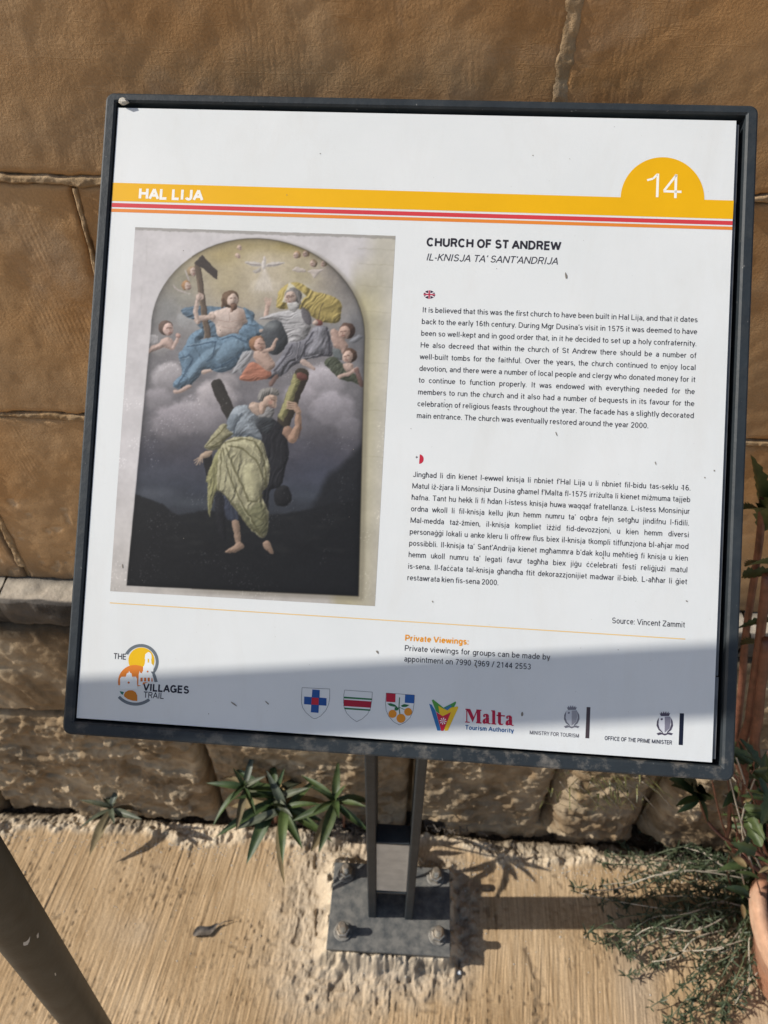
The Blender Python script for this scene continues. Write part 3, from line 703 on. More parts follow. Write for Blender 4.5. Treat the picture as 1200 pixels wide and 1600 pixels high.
# flags
def flag_uk():
    cx, cy = 670.3, 460.3; polys = []
    e = pf('flag_emblem', [circ(cx, cy, 9.2, ry=6.8)], (236, 226, 228), .0004)
    navy = []; 
    for sx, sy in ((1, 1), (1, -1), (-1, 1), (-1, -1)):
        navy.append([(cx + sx * 1.7, cy - sy * 1.9), (cx + sx * 1.7, cy - sy * 6.7), (cx + sx * 5.0, cy - sy * 5.4), (cx + sx * 7.0, cy - sy * 4.0)][::(1 if sx * sy > 0 else -1)])
        navy.append([(cx + sx * 4.4, cy - sy * 1.2), (cx + sx * 8.9, cy - sy * 1.2), (cx + sx * 8.0, cy - sy * 3.3)][::(1 if sx * sy > 0 else -1)])
    pf('flag_emblem', navy, (52, 40, 62), .0006)
    pf('flag_emblem', stroke([(cx, cy - 6.6), (cx - .3, cy + 6.6)], 2.2) + stroke([(cx - 9, cy - .4), (cx + 9, cy + .4)], 2.0), (176, 44, 72), .0008)
flag_uk()
pf('flag_emblem', [circ(655.2, 717.3, 6.6, -95, 85, 24, 7.4)], (186, 42, 62), .0004)
pf('flag_emblem', stroke([(651, 712.6), (651, 716)], 1.0) + stroke([(649.2, 714.3), (652.8, 714.4)], 1.0), (60, 55, 66), .0006)

# ---- logo of the villages trail
def z4(x, y): return (160 + x * .13333, 990 + y * .13333)
def Z4(l): return [z4(*p) for p in l]
GR = (118, 122, 126)
pf('trail_logo', [Z4(arc(455, 325, 172, 208, -40, 152)), Z4([(566, 440), (606, 436), (632, 492), (652, 562), (614, 564), (598, 500)]), Z4(arc(392, 560, 244, 280, 222, 308))], (104, 112, 118), .0004)
pf('trail_logo', [Z4(circ(460, 310, 152))], (226, 180, 20), .0005)
pf('trail_logo', [Z4(circ(385, 560, 198, 5, 180, 40) + [(190, 600), (215, 600), (232, 520), (240, 500), (400, 500), (415, 612), (433, 612)])], (214, 124, 44), .0006)
pf('trail_logo', [Z4([(255, 712), (272, 680), (310, 660), (355, 660), (392, 680), (412, 720), (412, 786), (360, 782), (300, 762), (262, 735)])], (196, 120, 28), .0006)
pf('trail_logo', [Z4([(205, 668), (258, 680), (240, 714), (222, 700)])], (40, 110, 92), .0006)
WH = (226, 230, 230)
pf('trail_logo', [Z4([(480, 440), (482, 380), (492, 372), (500, 350), (506, 300), (500, 290), (506, 240), (524, 222), (545, 210), (568, 224), (580, 250), (580, 290), (576, 310), (584, 350), (600, 370), (606, 378), (600, 440)]),
                  Z4([(425, 600), (430, 470), (436, 452), (440, 430), (446, 452), (470, 462), (470, 440), (570, 440), (590, 470), (600, 560), (480, 566), (470, 600)]),
                  Z4([(212, 640), (212, 520), (232, 498), (262, 514), (278, 500), (290, 462), (312, 452), (318, 430), (326, 452), (346, 462), (352, 500), (372, 520), (392, 504), (410, 520), (410, 640)])], WH, .0008)
pf('trail_logo', [Z4([(534, 290), (552, 290), (552, 335), (534, 335)]), Z4([(574, 296), (590, 310), (596, 350), (580, 350)])], (220, 184, 60), .001)
pf('trail_logo', [Z4(circ(312, 569, 13, n=16)), Z4(circ(534, 440, 11, n=16))] + [Z4([(450 + k * 42, 512), (476 + k * 42, 512), (476 + k * 42, 556), (450 + k * 42, 556)]) for k in range(3)] + [Z4([(578, 516), (590, 516), (594, 558), (578, 558)])], (198, 110, 48), .001)
one('logo_text', 'THE', z4(133, 291), z4(286, 300), (64, 64, 70), 8.8, .012)
one('logo_text', 'VILLAGES', z4(482, 662), z4(1026, 698), (40, 38, 50), 10.8, .040)
one('logo_text', 'TRAIL', z4(484, 744), z4(728, 762), (64, 62, 70), 9.2, .010)

# ---- three shields
def z5(x, y): return (460 + x / 6, 1060 + y / 6)
def Z5(l): return [z5(*p) for p in l]
def shield(pts, wd, nm='shield_emblem'):
    pf(nm, stroke(Z5(pts + [pts[0]]), wd), (70, 70, 76), .0006)
s1 = [(74, 85), (334, 98), (332, 190), (322, 245), (296, 300), (250, 350), (215, 370), (190, 377), (165, 366), (110, 318), (80, 272), (68, 225), (70, 150)]
shield(s1, .55)
pf('shield_emblem', [Z5([(170, 102), (240, 108), (238, 178), (304, 184), (302, 255), (232, 250), (228, 322), (156, 316), (160, 246), (92, 240), (94, 168), (165, 174)])], (30, 76, 142), .0006)
pf('shield_emblem', [Z5([(166, 178), (230, 182), (228, 248), (160, 243)])], (178, 34, 52), .0008)
s2 = [(472, 108), (732, 128), (728, 205), (716, 275), (690, 330), (640, 378), (586, 405), (535, 370), (492, 325), (468, 270), (462, 220), (466, 150)]
pf('shield_emblem', [Z5([(466, 198), (726, 216), (720, 275), (462, 258)])], (160, 24, 48), .0005)
pf('shield_emblem', [Z5([(467, 170), (728, 188), (727, 203), (466, 186)]), Z5([(466, 272), (716, 290), (712, 304), (472, 288)])], (48, 110, 66), .0005)
shield(s2, .55)
s3 = [(862, 136), (1128, 156), (1124, 232), (1114, 305), (1086, 368), (1040, 412), (985, 436), (930, 405), (885, 352), (862, 300), (856, 230), (860, 180)]
pf('shield_emblem', [Z5([(864, 138), (950, 144), (948, 224), (862, 218)])], (180, 28, 52), .0005)
pf('shield_emblem', [Z5([(1040, 150), (1128, 156), (1124, 234), (1036, 228)])], (40, 90, 158), .0005)
shield(s3, .55)
pf('shield_emblem', stroke(Z5([(988, 178), (982, 270), (992, 345)]), 1.4) + stroke(Z5([(985, 270), (1050, 300)]), .8) + stroke(Z5([(985, 270), (930, 300)]), .8) +
   [Z5([(872, 236), (905, 232), (945, 246), (968, 268), (930, 264), (895, 256)]), Z5([(998, 256), (1030, 240), (1080, 250), (1050, 268), (1015, 268)]), Z5([(940, 275), (960, 262), (980, 285), (970, 300), (945, 302)])], (44, 104, 60), .0006)
pf('shield_emblem', [Z5(circ(922, 332, 38, n=24)), Z5(circ(1068, 313, 37, n=24)), Z5(circ(1001, 374, 42, n=24))], (218, 140, 36), .0008)

# ---- tourism mark, drawn as overlapping wings, with its name
def z6(x, y): return (660 + x * .225, 1070 + y * .225)
def Z6(l): return [z6(*p) for p in l]
pf('tourism_logo', [Z6([(48, 132), (66, 138), (92, 180), (130, 318), (105, 318)])], (50, 112, 168), .0005)
pf('tourism_logo', [Z6([(66, 108), (76, 102), (124, 140), (148, 160), (188, 190), (120, 200), (96, 186)])], (84, 150, 62), .00055)
pf('tourism_logo', [Z6([(150, 158), (232, 116), (236, 126), (212, 172), (160, 176)])], (74, 148, 70), .0006)
pf('tourism_logo', [Z6([(112, 146), (150, 168), (246, 150), (250, 160), (178, 318), (158, 320), (120, 196)])], (232, 190, 40), .0007)
pf('tourism_logo', [Z6([(152, 166), (196, 140), (206, 152), (176, 178)])], (60, 120, 160), .0008)
pf('tourism_logo', [Z6([(96, 188), (142, 218), (200, 190), (148, 320), (132, 320)])], (196, 34, 62), .0009)
st_ = []
for k in range(8):
    a = rad(45 * k + 10); st_.append(Z6([(145, 252), (145 + 24 * math.cos(a - .18), 252 + 24 * math.sin(a - .18)), (145 + 24 * math.cos(a + .18), 252 + 24 * math.sin(a + .18))]))
pf('tourism_logo', st_, (240, 232, 232), .0011)
# fat-face word, built letter by letter
RED = (176, 28, 62)
def fat():
    P = []
    bl = lambda x: 262 + (x - 298) * .072; cap = lambda x: 166 + (x - 298) * .072
    def R(x0, x1, y0, y1): P.append(Z6([(x0, bl(x0) - y0), (x1, bl(x1) - y0), (x1, bl(x1) - y1), (x0, bl(x0) - y1)]))
    # M
    R(298, 330, 0, 7); R(306, 313, 7, 90); R(300, 332, 88, 96); R(374, 412, 0, 9); R(379, 404, 9, 88); R(376, 411, 88, 96)
    P.append(Z6([(308, bl(308) - 92), (334, bl(334) - 95), (360, bl(360) - 38), (350, bl(350) - 4)]))
    P.append(Z6([(350, bl(350) - 4), (352, bl(352) - 28), (378, bl(378) - 92), (383, bl(383) - 84)]))
    def a_(x):
        R(x + 26, x + 48, 3, 46); R(x + 44, x + 58, 0, 7)
        P.append(Z6([(x + 6, bl(x) - 58), (x + 14, bl(x) - 67), (x + 34, bl(x) - 69), (x + 46, bl(x) - 60), (x + 48, bl(x) - 44), (x + 26, bl(x) - 44), (x + 25, bl(x) - 58), (x + 18, bl(x) - 60), (x + 22, bl(x) - 48), (x + 10, bl(x) - 44)]))
        P.append(Z6([(x + 2, bl(x) - 14), (x + 8, bl(x) - 30), (x + 28, bl(x) - 40), (x + 28, bl(x) - 33), (x + 23, bl(x) - 26), (x + 23, bl(x) - 12), (x + 28, bl(x) - 9), (x + 28, bl(x) - 2), (x + 14, bl(x) + 2), (x + 4, bl(x) - 4)]))
    a_(416)
    R(480, 514, 0, 8); R(486, 507, 8, 92); R(480, 506, 90, 98)
    R(526, 547, 12, 88); R(516, 574, 60, 69); P.append(Z6([(526, bl(526) - 12), (547, bl(547) - 14), (552, bl(552) - 8), (566, bl(566) - 12), (556, bl(556) + 1), (536, bl(536) + 1)]))
    a_(576)
    return P
pf('logo_text', fat(), RED, .0006)
one('logo_text', 'Tourism Authority', z6(298, 312), z6(637, 332), (40, 90, 140), 6.4, .030)
# ---- two coats of arms, with their captions and bars
def arms(f, cx, cy, k, dark, mid, light):
    T = lambda l: [f(cx + x * k, cy + y * k) for x, y in l]
    pf('coat_of_arms', [T([(-36, -52), (36, -52), (40, -10), (34, 30), (0, 58), (-34, 30), (-40, -10)])], light, .0004)
    pf('coat_of_arms', [T([(0, -50), (36, -50), (38, -10), (32, 28), (0, 54)])], mid, .0005)
    pf('coat_of_arms', [T([(-34, -74), (-26, -70), (-24, -84), (-14, -70), (-8, -86), (0, -72), (8, -86), (14, -70), (24, -84), (26, -70), (36, -76), (28, -54), (-26, -54)])], dark, .0006)
    pf('coat_of_arms', [T([(-38, -46), (-52, -20), (-54, 10), (-40, 38), (-10, 60), (-14, 50), (-34, 28), (-42, 0)]), T([(38, -46), (52, -20), (54, 10), (42, 38), (14, 60), (16, 50), (34, 28), (42, 0)]),
                        T([(-54, 60), (-30, 52), (0, 62), (30, 54), (54, 60), (44, 72), (20, 66), (0, 74), (-20, 66), (-44, 72)]), T([(-26, -38), (-16, -42), (-12, -32), (-20, -26), (-28, -30)])], dark, .0007)
arms(z6, 1038, 230, 1.0, (120, 120, 128), (150, 150, 156), (196, 198, 202))
def z7(x, y): return (930 + x / 8, 1090 + y / 8)
arms(z7, 872, 338, 1.9, (78, 72, 88), (126, 124, 138), (204, 206, 212))
pf('logo_bar', [[z6(1142, 156), z6(1168, 157), z6(1160, 374), z6(1133, 372)]], (70, 60, 64), .0005)
pf('logo_bar', [[z7(1060, 200), z7(1113, 202), z7(1098, 600), z7(1046, 596)]], (22, 26, 44), .0005)
one('caption_text', 'MINISTRY FOR TOURISM', z6(746, 346), z6(1090, 368), (84, 82, 90), 5.6, .010)
one('caption_text', 'OFFICE OF THE PRIME MINISTER', z7(120, 536), z7(966, 590), (44, 44, 62), 5.8, .022)
# ---- specks and scrapes on the laminate
sp = []
for x, y, a, l, w_ in [(365, 1099, 35, 12, 2.2), (590, 1019, 60, 7, 3), (884, 431, 80, 9, 3.5), (869, 678, 70, 7, 1.8), (1024, 724, 75, 6, 1.6), (1116, 736, 0, 2.5, 2.4), (1101, 747, 0, 2.4, 2.4), (744, 1041, 70, 5, 2), (857, 1030, 80, 5, 2.4), (942, 872, 80, 5, 2),
                   (816, 1116, 100, 6, 3.5), (418, 1098, 40, 8, 2), (1010, 1160, 0, 2, 2), (1073, 940, 30, 4, 2), (676, 940, 60, 4, 2), (1065, 763, 0, 2, 2), (192, 884, 90, 6, 2), (832, 243, 0, 2, 2), (500, 240, 0, 2, 2), (700, 640, 20, 3, 1.5)]:
    ca__, sa__ = math.cos(rad(a)), math.sin(rad(a)); pts = []
    for k in range(8):
        t__ = 2 * math.pi * k / 8; e_ = .7 + .6 * rng.rand(); X_, Y_ = l / 2 * math.cos(t__) * e_, w_ / 2 * math.sin(t__) * e_; pts.append((x + X_ * ca__ - Y_ * sa__, y + X_ * sa__ + Y_ * ca__))
    sp.append(pts)
for k in range(60):
    x, y = 190 + rng.rand() * 930, 190 + rng.rand() * 950; r = .35 + .7 * rng.rand() ** 3
    sp.append([(x + r * math.cos(a), y + r * math.sin(a)) for a in (0, 1.6, 3.1, 4.7)])
ds = pf('dirt_specks', sp, (128, 122, 112), .0013); ds['kind'] = 'stuff'
# ---- the printed picture: an arched altarpiece on a pale wall, laid down as modelled brush shapes on a fine sheet
def picture():
    quad = [uv(211, 354.5), uv(617.5, 368.5), uv(586, 947), uv(172.5, 923)]
    nx, ny = 380, 540
    a, b = np.meshgrid(np.linspace(0, 1, nx), np.linspace(0, 1, ny))
    q = [np.array(p) for p in quad]
    Pu = (q[0][0] * (1 - a) + q[1][0] * a) * (1 - b) + (q[3][0] * (1 - a) + q[2][0] * a) * b
    Pv = (q[0][1] * (1 - a) + q[1][1] * a) * (1 - b) + (q[3][1] * (1 - a) + q[2][1] * a) * b
    den = Hi[2, 0] * Pu + Hi[2, 1] * Pv + Hi[2, 2]
    GX_ = (Hi[0, 0] * Pu + Hi[0, 1] * Pv + Hi[0, 2]) / den; GY_ = (Hi[1, 0] * Pu + Hi[1, 1] * Pv + Hi[1, 2]) / den
    img = np.zeros(GX_.shape + (3,))
    A = lambda *l: [(230 + x / 6, 380 + y / 6) for x, y in l]
    B = lambda *l: [(390 + x / 6, 380 + y / 6) for x, y in l]
    D = lambda *l: [(290 + x * .1875, 580 + y * .1875) for x, y in l]
    def smooth(pts, n=4):
        out = []; m = len(pts)
        for i in range(m):
            p0, p1, p2, p3 = (np.array(pts[(i + k) % m], float) for k in (-1, 0, 1, 2))
            for j in range(n):
                t = j / n; out.append(.5 * ((2 * p1) + (-p0 + p2) * t + (2 * p0 - 5 * p1 + 4 * p2 - p3) * t * t + (-p0 + 3 * p1 - 3 * p2 + p3) * t ** 3))
        return out
    def win(pts, pad):
        xs = [p[0] for p in pts]; ys = [p[1] for p in pts]
        m = (GX_ > min(xs) - pad) & (GX_ < max(xs) + pad) & (GY_ > min(ys) - pad) & (GY_ < max(ys) + pad)
        r = np.where(m.any(1))[0]; c = np.where(m.any(0))[0]
        if len(r) == 0: return None
        return slice(r[0], r[-1] + 1), slice(c[0], c[-1] + 1)
    def sdf(pts, X, Y):
        d = np.full(X.shape, 1e9); ins = np.zeros(X.shape, bool); n = len(pts)
        for i in range(n):
            x0, y0 = pts[i]; x1, y1 = pts[(i + 1) % n]; ex, ey = x1 - x0, y1 - y0; L2 = ex * ex + ey * ey + 1e-9
            t = np.clip(((X - x0) * ex + (Y - y0) * ey) / L2, 0, 1); d = np.minimum(d, (X - x0 - ex * t) ** 2 + (Y - y0 - ey * t) ** 2)
            if abs(ey) > 1e-9: ins ^= ((y0 > Y) != (y1 > Y)) & (X < ex * (Y - y0) / ey + x0)
        return np.where(ins, np.sqrt(d), -np.sqrt(d))
    def lay(w_, m, rgb_):
        m = m[..., None]; img[w_] = img[w_] * (1 - m) + rgb_ * m
    def form(w_, d, m, col, bulge, X, Y, fold=None, k=1.0, var=.05):
        """painted volume: lit from the upper left, edges turn away, cloth breaks into folds"""
        h = (1 - (1 - np.clip(d / bulge, 0, 1)) ** 2) * bulge * .45
        if fold:
            an, sc, am = fold; u_, v_ = X * math.cos(an) + Y * math.sin(an), -X * math.sin(an) + Y * math.cos(an)
            ww = 1.3 * fbm(X / 24, Y / 24, 2, 5); h = h + am * (1 - 2 * np.abs(fbm(u_ / sc + ww, v_ / (sc * 6), 2, int(abs(d.max() * 97)) % 500))) * sc * .24
        gy, gx = np.gradient(h); st = 1.22; nxn, nyn = -gx / st, -gy / st; nz = 1 / np.sqrt(1 + nxn ** 2 + nyn ** 2)
        L = (nxn * -.52 + nyn * -.50 + .69) * nz / .69
        s_ = np.clip(1 + (L - 1) * .62 * k, .5, 1.4) * (1 + var * fbm(X / 4, Y / 3, 3, 7))
        lay(w_, m, np.clip(np.array(col, float) * s_[..., None] + np.clip(s_ - 1, 0, 1)[..., None] * 22, 0, 255))
    def poly(pts, col, soft=.6, alpha=1.0, sm=True, bulge=7, fold=None, k=.8, var=.05):
        p = smooth(pts) if sm else pts; w_ = win(p, soft + 2)
        if w_ is None: return
        X, Y = GX_[w_], GY_[w_]; d = sdf(p, X, Y); form(w_, d, sstep(-soft, soft, d) * alpha, col, bulge, X, Y, fold, k, var)
    def ell(c, rx, ry, col, soft=.6, alpha=1.0, rot=0, bulge=None, k=.8):
        cr, sr = math.cos(rot), math.sin(rot)
        poly([(c[0] + rx * math.cos(t) * cr - ry * math.sin(t) * sr, c[1] + rx * math.cos(t) * sr + ry * math.sin(t) * cr) for t in np.linspace(0, 2 * math.pi, 13)[:-1]], col, soft, alpha, True, bulge or min(rx, ry), None, k)
    def glow(c, rx, ry, col, alpha=.6):
        w_ = win([c], 2.6 * max(rx, ry)); X, Y = GX_[w_], GY_[w_]
        lay(w_, alpha * np.exp(-((X - c[0]) / rx) ** 2 - ((Y - c[1]) / ry) ** 2), np.array(col, float))
    def line(pts, w0, col, alpha=1.0, soft=.5, w1=None, k=.7, shade=True):
        w1 = w0 if w1 is None else w1; w_ = win(pts, max(w0, w1) + 2)
        if w_ is None: return
        X, Y = GX_[w_], GY_[w_]; best = np.full(X.shape, -1e9); n = len(pts) - 1
        for i in range(n):
            (x0, y0), (x1, y1) = pts[i], pts[i + 1]; ex, ey = x1 - x0, y1 - y0; t = np.clip(((X - x0) * ex + (Y - y0) * ey) / (ex * ex + ey * ey + 1e-9), 0, 1)
            best = np.maximum(best, (w0 + (w1 - w0) * (i + t) / n) / 2 - np.hypot(X - x0 - ex * t, Y - y0 - ey * t))
        m = sstep(-soft, soft, best) * alpha
        if shade: form(w_, best, m, col, max(w0, w1) / 2, X, Y, None, k)
        else: lay(w_, m, np.array(col, float))
    def mark(pts, w0, col, alpha=.8): line(pts, w0, col, alpha, .6, None, 0, False)
    def cloud(c, r, col, alpha=.8, ry=None):
        ry = ry or r * .8; w_ = win([c], 1.5 * r); X, Y = GX_[w_], GY_[w_]
        rr = np.sqrt(((X - c[0]) / r) ** 2 + ((Y - c[1]) / ry) ** 2) + .16 * fbm(X / 13, Y / 11, 3, int(c[0]))
        top = np.clip(-(Y - c[1]) / ry * .8 - (X - c[0]) / r * .25, -1, 1)
        m = (1 - sstep(.62, 1.02, rr)) * np.clip(.62 + .5 * top, 0, 1) * alpha
        lay(w_, np.clip(m * 1.25, 0, 1), np.clip(np.array(col, float) * (1.07 + .20 * top)[..., None], 0, 255))
    X, Y = GX_.copy(), GY_.copy()
    GX_ = GX_ + 1.5 * fbm(X / 8, Y / 8, 3, 201) + .5 * fbm(X / 2.5, Y / 2.5, 2, 203); GY_ = GY_ + 1.5 * fbm(X / 8, Y / 8, 3, 202) + .5 * fbm(X / 2.5, Y / 2.5, 2, 204)
    # pale wall round the canvas
    t = np.clip((X - 565 + (Y - 380) * .06) / 26, 0, 1)[..., None]; low = np.clip((Y - 720) / 220, 0, 1)[..., None]
    yel = np.clip((X - 545 + (Y - 380) * .06) / 16, 0, 1) * np.clip((612 - X - (Y - 380) * .045) / 40, 0, 1) * np.clip((Y - 395) / 80, 0, 1)
    img[:] = np.array([205, 200, 200]) * (1 - t) + np.array([196, 190, 172]) * t
    img[:] = img * (1 - yel[..., None] * .8) + np.array([176, 165, 112]) * yel[..., None] * .8
    img[:] = img * (1 - low * .4) + np.array([166, 156, 134]) * low * .4
    img *= 1 + .07 * fbm(X / 30, Y / 30, 4, 1)[..., None] + .03 * fbm(X / 5, Y / 5, 3, 2)[..., None]
    for yy in (388, 412, 446, 486, 528, 566, 640, 712): mark([(560, yy), (618, yy + 3)], 1.1, (150, 142, 112), .30)
    for (x_, y_) in ((230, 395), (222, 470), (590, 430), (580, 600)): mark([(x_, y_ - 25), (x_ - 2, y_ + 18)], .9, (160, 155, 146), .25)
    mark([(211, 356), (618, 370.5)], 4.2, (150, 147, 138), .7); mark([(211, 358.5), (618, 373)], 1.0, (112, 108, 98), .5)
    # canvas outline
    arch = [(198, 914.5), (560.3, 931.4), (569.5, 528)]
    for k in range(33):
        a_ = math.pi * k / 32; arch.append((402.5 + 167 * math.cos(a_), 520 - 147.5 * math.sin(a_) + 5 * math.cos(a_)))
    arch.append((235, 520)); ad = sdf(arch, X, Y); AM = sstep(-.6, .6, ad)
    sh = sstep(-8, 0, sdf([(x + 4, y + 3) for x, y in arch], X, Y)) * .45 * np.clip((X - 330) / 150 + (Y - 900) / 30 * (Y > 900), 0, 1)
    img[:] = img * (1 - sh[..., None]) + np.array([112, 104, 84]) * sh[..., None]
    base = img.copy()
    ys = [372, 410, 450, 500, 560, 620, 680, 720, 760, 800, 825, 850, 930]; cs = np.array([(176, 158, 112), (180, 166, 134), (170, 160, 142), (146, 142, 138), (128, 124, 126), (116, 112, 116), (92, 89, 95), (72, 72, 84), (66, 71, 84), (56, 60, 68), (40, 41, 44), (29, 29, 31), (25, 25, 26)], float)
    for c in range(3): img[..., c] = np.interp(Y + 12 * fbm(X / 46, Y / 30, 3, 6), ys, cs[:, c])
    side = np.clip((np.abs(X - 400) - 95) / 90, 0, 1) * np.clip((690 - Y) / 60, 0, 1); img[:] = img * (1 - .35 * side[..., None]) + np.array([112, 112, 114]) * .35 * side[..., None]
    img[:] *= 1 + .10 * fbm(X / 26, Y / 18, 4, 8)[..., None]
    for c, rx, ry, col, al in (((412, 425), 60, 48, (206, 190, 158), .75), ((385, 470), 60, 26, (184, 166, 130), .5), ((350, 400), 32, 18, (176, 154, 92), .6), ((455, 384), 40, 12, (170, 150, 80), .7), ((385, 384), 34, 10, (158, 140, 84), .5), ((352, 440), 34, 30, (178, 160, 112), .55), ((470, 430), 24, 18, (168, 156, 112), .5), ((540, 440), 24, 36, (112, 108, 108), .6), ((515, 425), 20, 18, (132, 124, 122), .5), ((285, 440), 22, 26, (126, 124, 100), .5), ((555, 520), 14, 40, (92, 94, 100), .6), ((262, 480), 30, 22, (138, 142, 142), .5)): glow(c, rx, ry, col, al)
    for c, r, col, al in (((262, 590), 34, (158, 152, 154), .9), ((246, 625), 28, (140, 134, 138), .8), ((300, 650), 42, (150, 143, 147), .9), ((270, 660), 40, (138, 131, 136), .85), ((338, 622), 40, (160, 152, 154), .95), ((352, 600), 26, (158, 150, 150), .6), ((330, 660), 36, (134, 128, 132), .7), ((505, 596), 40, (158, 151, 156), .95), ((520, 640), 42, (142, 136, 142), .9), ((470, 625), 36, (146, 139, 144), .8), ((545, 668), 26, (116, 112, 118), .7), ((450, 668), 34, (112, 108, 114), .6), ((300, 500), 26, (150, 152, 152), .6), ((290, 470), 18, (140, 138, 126), .5), ((250, 545), 18, (150, 146, 142), .6), ((415, 452), 30, (186, 176, 156), .5), ((475, 455), 16, (176, 170, 150), .5)): cloud(c, r, col, al)
    for c, rx, ry, col, al in (((255, 735), 46, 14, (82, 86, 100), .55), ((240, 770), 34, 10, (92, 98, 108), .6), ((300, 785), 40, 8, (84, 92, 100), .55), ((495, 742), 36, 14, (80, 84, 104), .55), ((478, 775), 26, 8, (78, 86, 98), .5), ((207, 720), 8, 60, (84, 96, 116), .5)): glow(c, rx, ry, col, al)
    poly([(190, 780), (222, 776), (240, 782), (258, 790), (276, 803), (300, 801), (330, 798), (400, 806), (460, 800), (580, 790), (580, 940), (180, 930)], (33, 34, 36), 2.2, .92, True, 60, None, .2)
    poly([(500, 770), (512, 742), (530, 730), (560, 700), (580, 690), (580, 860), (470, 860), (480, 806)], (33, 34, 36), 7, .85, True, 60, None, .2)
    for k in range(26): glow((215 + 330 * float(vnoise(np.array(k * 3.7), np.array(1.1), 3)), 806 + 60 * float(vnoise(np.array(k * 2.1), np.array(7.1), 4))), 12, 3, (50, 51, 50), .35)
    SK = (184, 158, 142); SKD = (158, 128, 106)
    def head(c, r, hair, skin=SK, look=1, beard=None, hr_=1.10):
        """head turned to one side: hair mass, face, brow shadow, nose, mouth, optional beard"""
        x, y = c; ell((x - look * r * .18, y - r * .12), r * hr_, r * hr_ * 1.02, hair, k=1.0)
        ell((x + look * r * .20, y + r * .10), r * .78, r * .95, skin, rot=-look * .12)
        mark([(x - look * r * .02, y - r * .05), (x + look * r * .22, y - r * .08)], r * .16, (92, 66, 54), .8); mark([(x + look * r * .45, y - r * .05), (x + look * r * .68, y - r * .02)], r * .15, (92, 66, 54), .8)
        mark([(x + look * r * .40, y), (x + look * r * .48, y + r * .34)], r * .13, (140, 104, 86), .7); mark([(x + look * r * .22, y + r * .56), (x + look * r * .55, y + r * .55)], r * .14, (130, 74, 64), .8)
        if beard: ell((x + look * r * .30, y + r * .95), r * .50, r * .62, beard, k=1.0)
    # small heads among the clouds
    for x, y, r, c in ((420, 262, 8.5, (150, 124, 92)), (372, 398, 8.5, (164, 120, 78)), (866, 40, 4.5, (184, 156, 128)), (850, 118, 4.5, (186, 158, 134))): head(A((x, y))[0], r * .8, c)
    for x, y, r, c in ((440, 110, 6.5, (176, 140, 98)), (520, 96, 6, (172, 140, 104)), (592, 190, 6.5, (140, 118, 92)), (690, 190, 5.5, (158, 136, 100)), (560, 60, 4, (180, 156, 120))): head(B((x, y))[0], r * .8, c, look=-1)
    for p in (B((400, 250), (440, 225), (520, 245), (520, 275), (440, 268)), B((540, 260), (600, 245), (690, 245), (640, 290), (600, 330), (575, 285)), A((345, 240), (375, 290), (400, 350), (372, 330)), A((245, 385), (300, 430), (420, 478), (330, 460), (270, 430))): poly(p, (192, 178, 172), .8, .75, True, 3)
    # cross held at the left
    poly(A((440, 180), (516, 108), (656, 262), (650, 342), (500, 220), (470, 240)), (74, 66, 62), .6, 1, False, 3, None, .4)
    # bird and rays
    poly(A((1070, 235), (1120, 235), (1185, 450), (1000, 440)), (212, 202, 192), 3.0, .42, False, 40, None, 0)
    for k in range(6): mark(A((1095, 240), (1010 + k * 34, 470)), .8, (226, 216, 206), .35)
    poly(A((912, 180), (960, 168), (1020, 178), (1078, 200), (1070, 222), (1010, 214), (950, 202)), (190, 182, 174), .7, .95, True, 6, None, .4)
    poly(A((1118, 200), (1180, 176), (1240, 172), (1292, 184), (1240, 206), (1160, 220), (1116, 222)), (190, 182, 174), .7, .95, True, 6, None, .4)
    poly(A((1060, 226), (1020, 244), (980, 262), (1010, 280), (1060, 262)), (176, 168, 160), .8, .9, True, 6, None, .4)
    ell(A((1092, 200))[0], 3.6, 7.5, (204, 196, 188), .7, .95, .1, 7, .4); ell(A((1100, 146))[0], 2.4, 4.2, (196, 186, 178), .6, .95, 0, 5, .4)
    mark(A((930, 184), (1060, 206)), 1.1, (116, 108, 106), .7); mark(A((1130, 208), (1270, 190)), 1.0, (116, 108, 106), .7)
    # seated figure in blue
    BL = (92, 120, 142)
    poly(A((320, 620), (400, 590), (560, 590), (700, 590), (900, 600), (1000, 700), (700, 900), (480, 780), (440, 720), (350, 680)), (84, 108, 128), .8, .95, True, 9, (1.2, 5, 1.0), .9)
    poly(A((660, 620), (760, 598), (860, 600), (930, 630), (944, 720), (900, 760), (860, 840), (760, 880), (660, 860), (640, 760), (590, 720), (580, 660)), (190, 168, 154), .7, 1, True, 13, None, .8)
    glow(A((885, 690))[0], 7, 12, (132, 104, 86), .6); glow(A((740, 690))[0], 9, 6, (214, 194, 182), .5)
    for p in (A((668, 716), (760, 736), (840, 728)), A((765, 640), (770, 735)), A((700, 780), (760, 800), (830, 790)), A((720, 840), (800, 840))): mark(p, 1.0, (142, 112, 98), .5)
    poly(A((440, 190), (500, 225), (596, 880), (540, 892)), (104, 88, 74), .6, 1, False, 4, None, .4); mark(A((545, 890), (470, 330)), 1.6, (150, 126, 100), .7); mark(A((592, 870), (500, 240)), 1.2, (62, 52, 46), .8)
    line(A((620, 690), (500, 700), (462, 720)), 8.5, (186, 160, 144), w1=9); line(A((470, 736), (452, 640), (470, 520)), 8.5, (192, 166, 150), w1=6); mark(A((480, 745), (560, 722)), 1.6, (116, 88, 74), .6)
    for k in range(4): line(A((486, 470 + k * 20), (524, 486 + k * 10)), 2.0, (196, 168, 152))
    ell(A((478, 510))[0], 4, 6, (192, 166, 150)); line(A((790, 560), (790, 625)), 6, (160, 130, 112))
    head(A((788, 530))[0], 11, (104, 80, 60), (192, 166, 148), 1, (116, 84, 66), 1.28); line(A((715, 520), (705, 590)), 4.5, (100, 76, 58), .9)
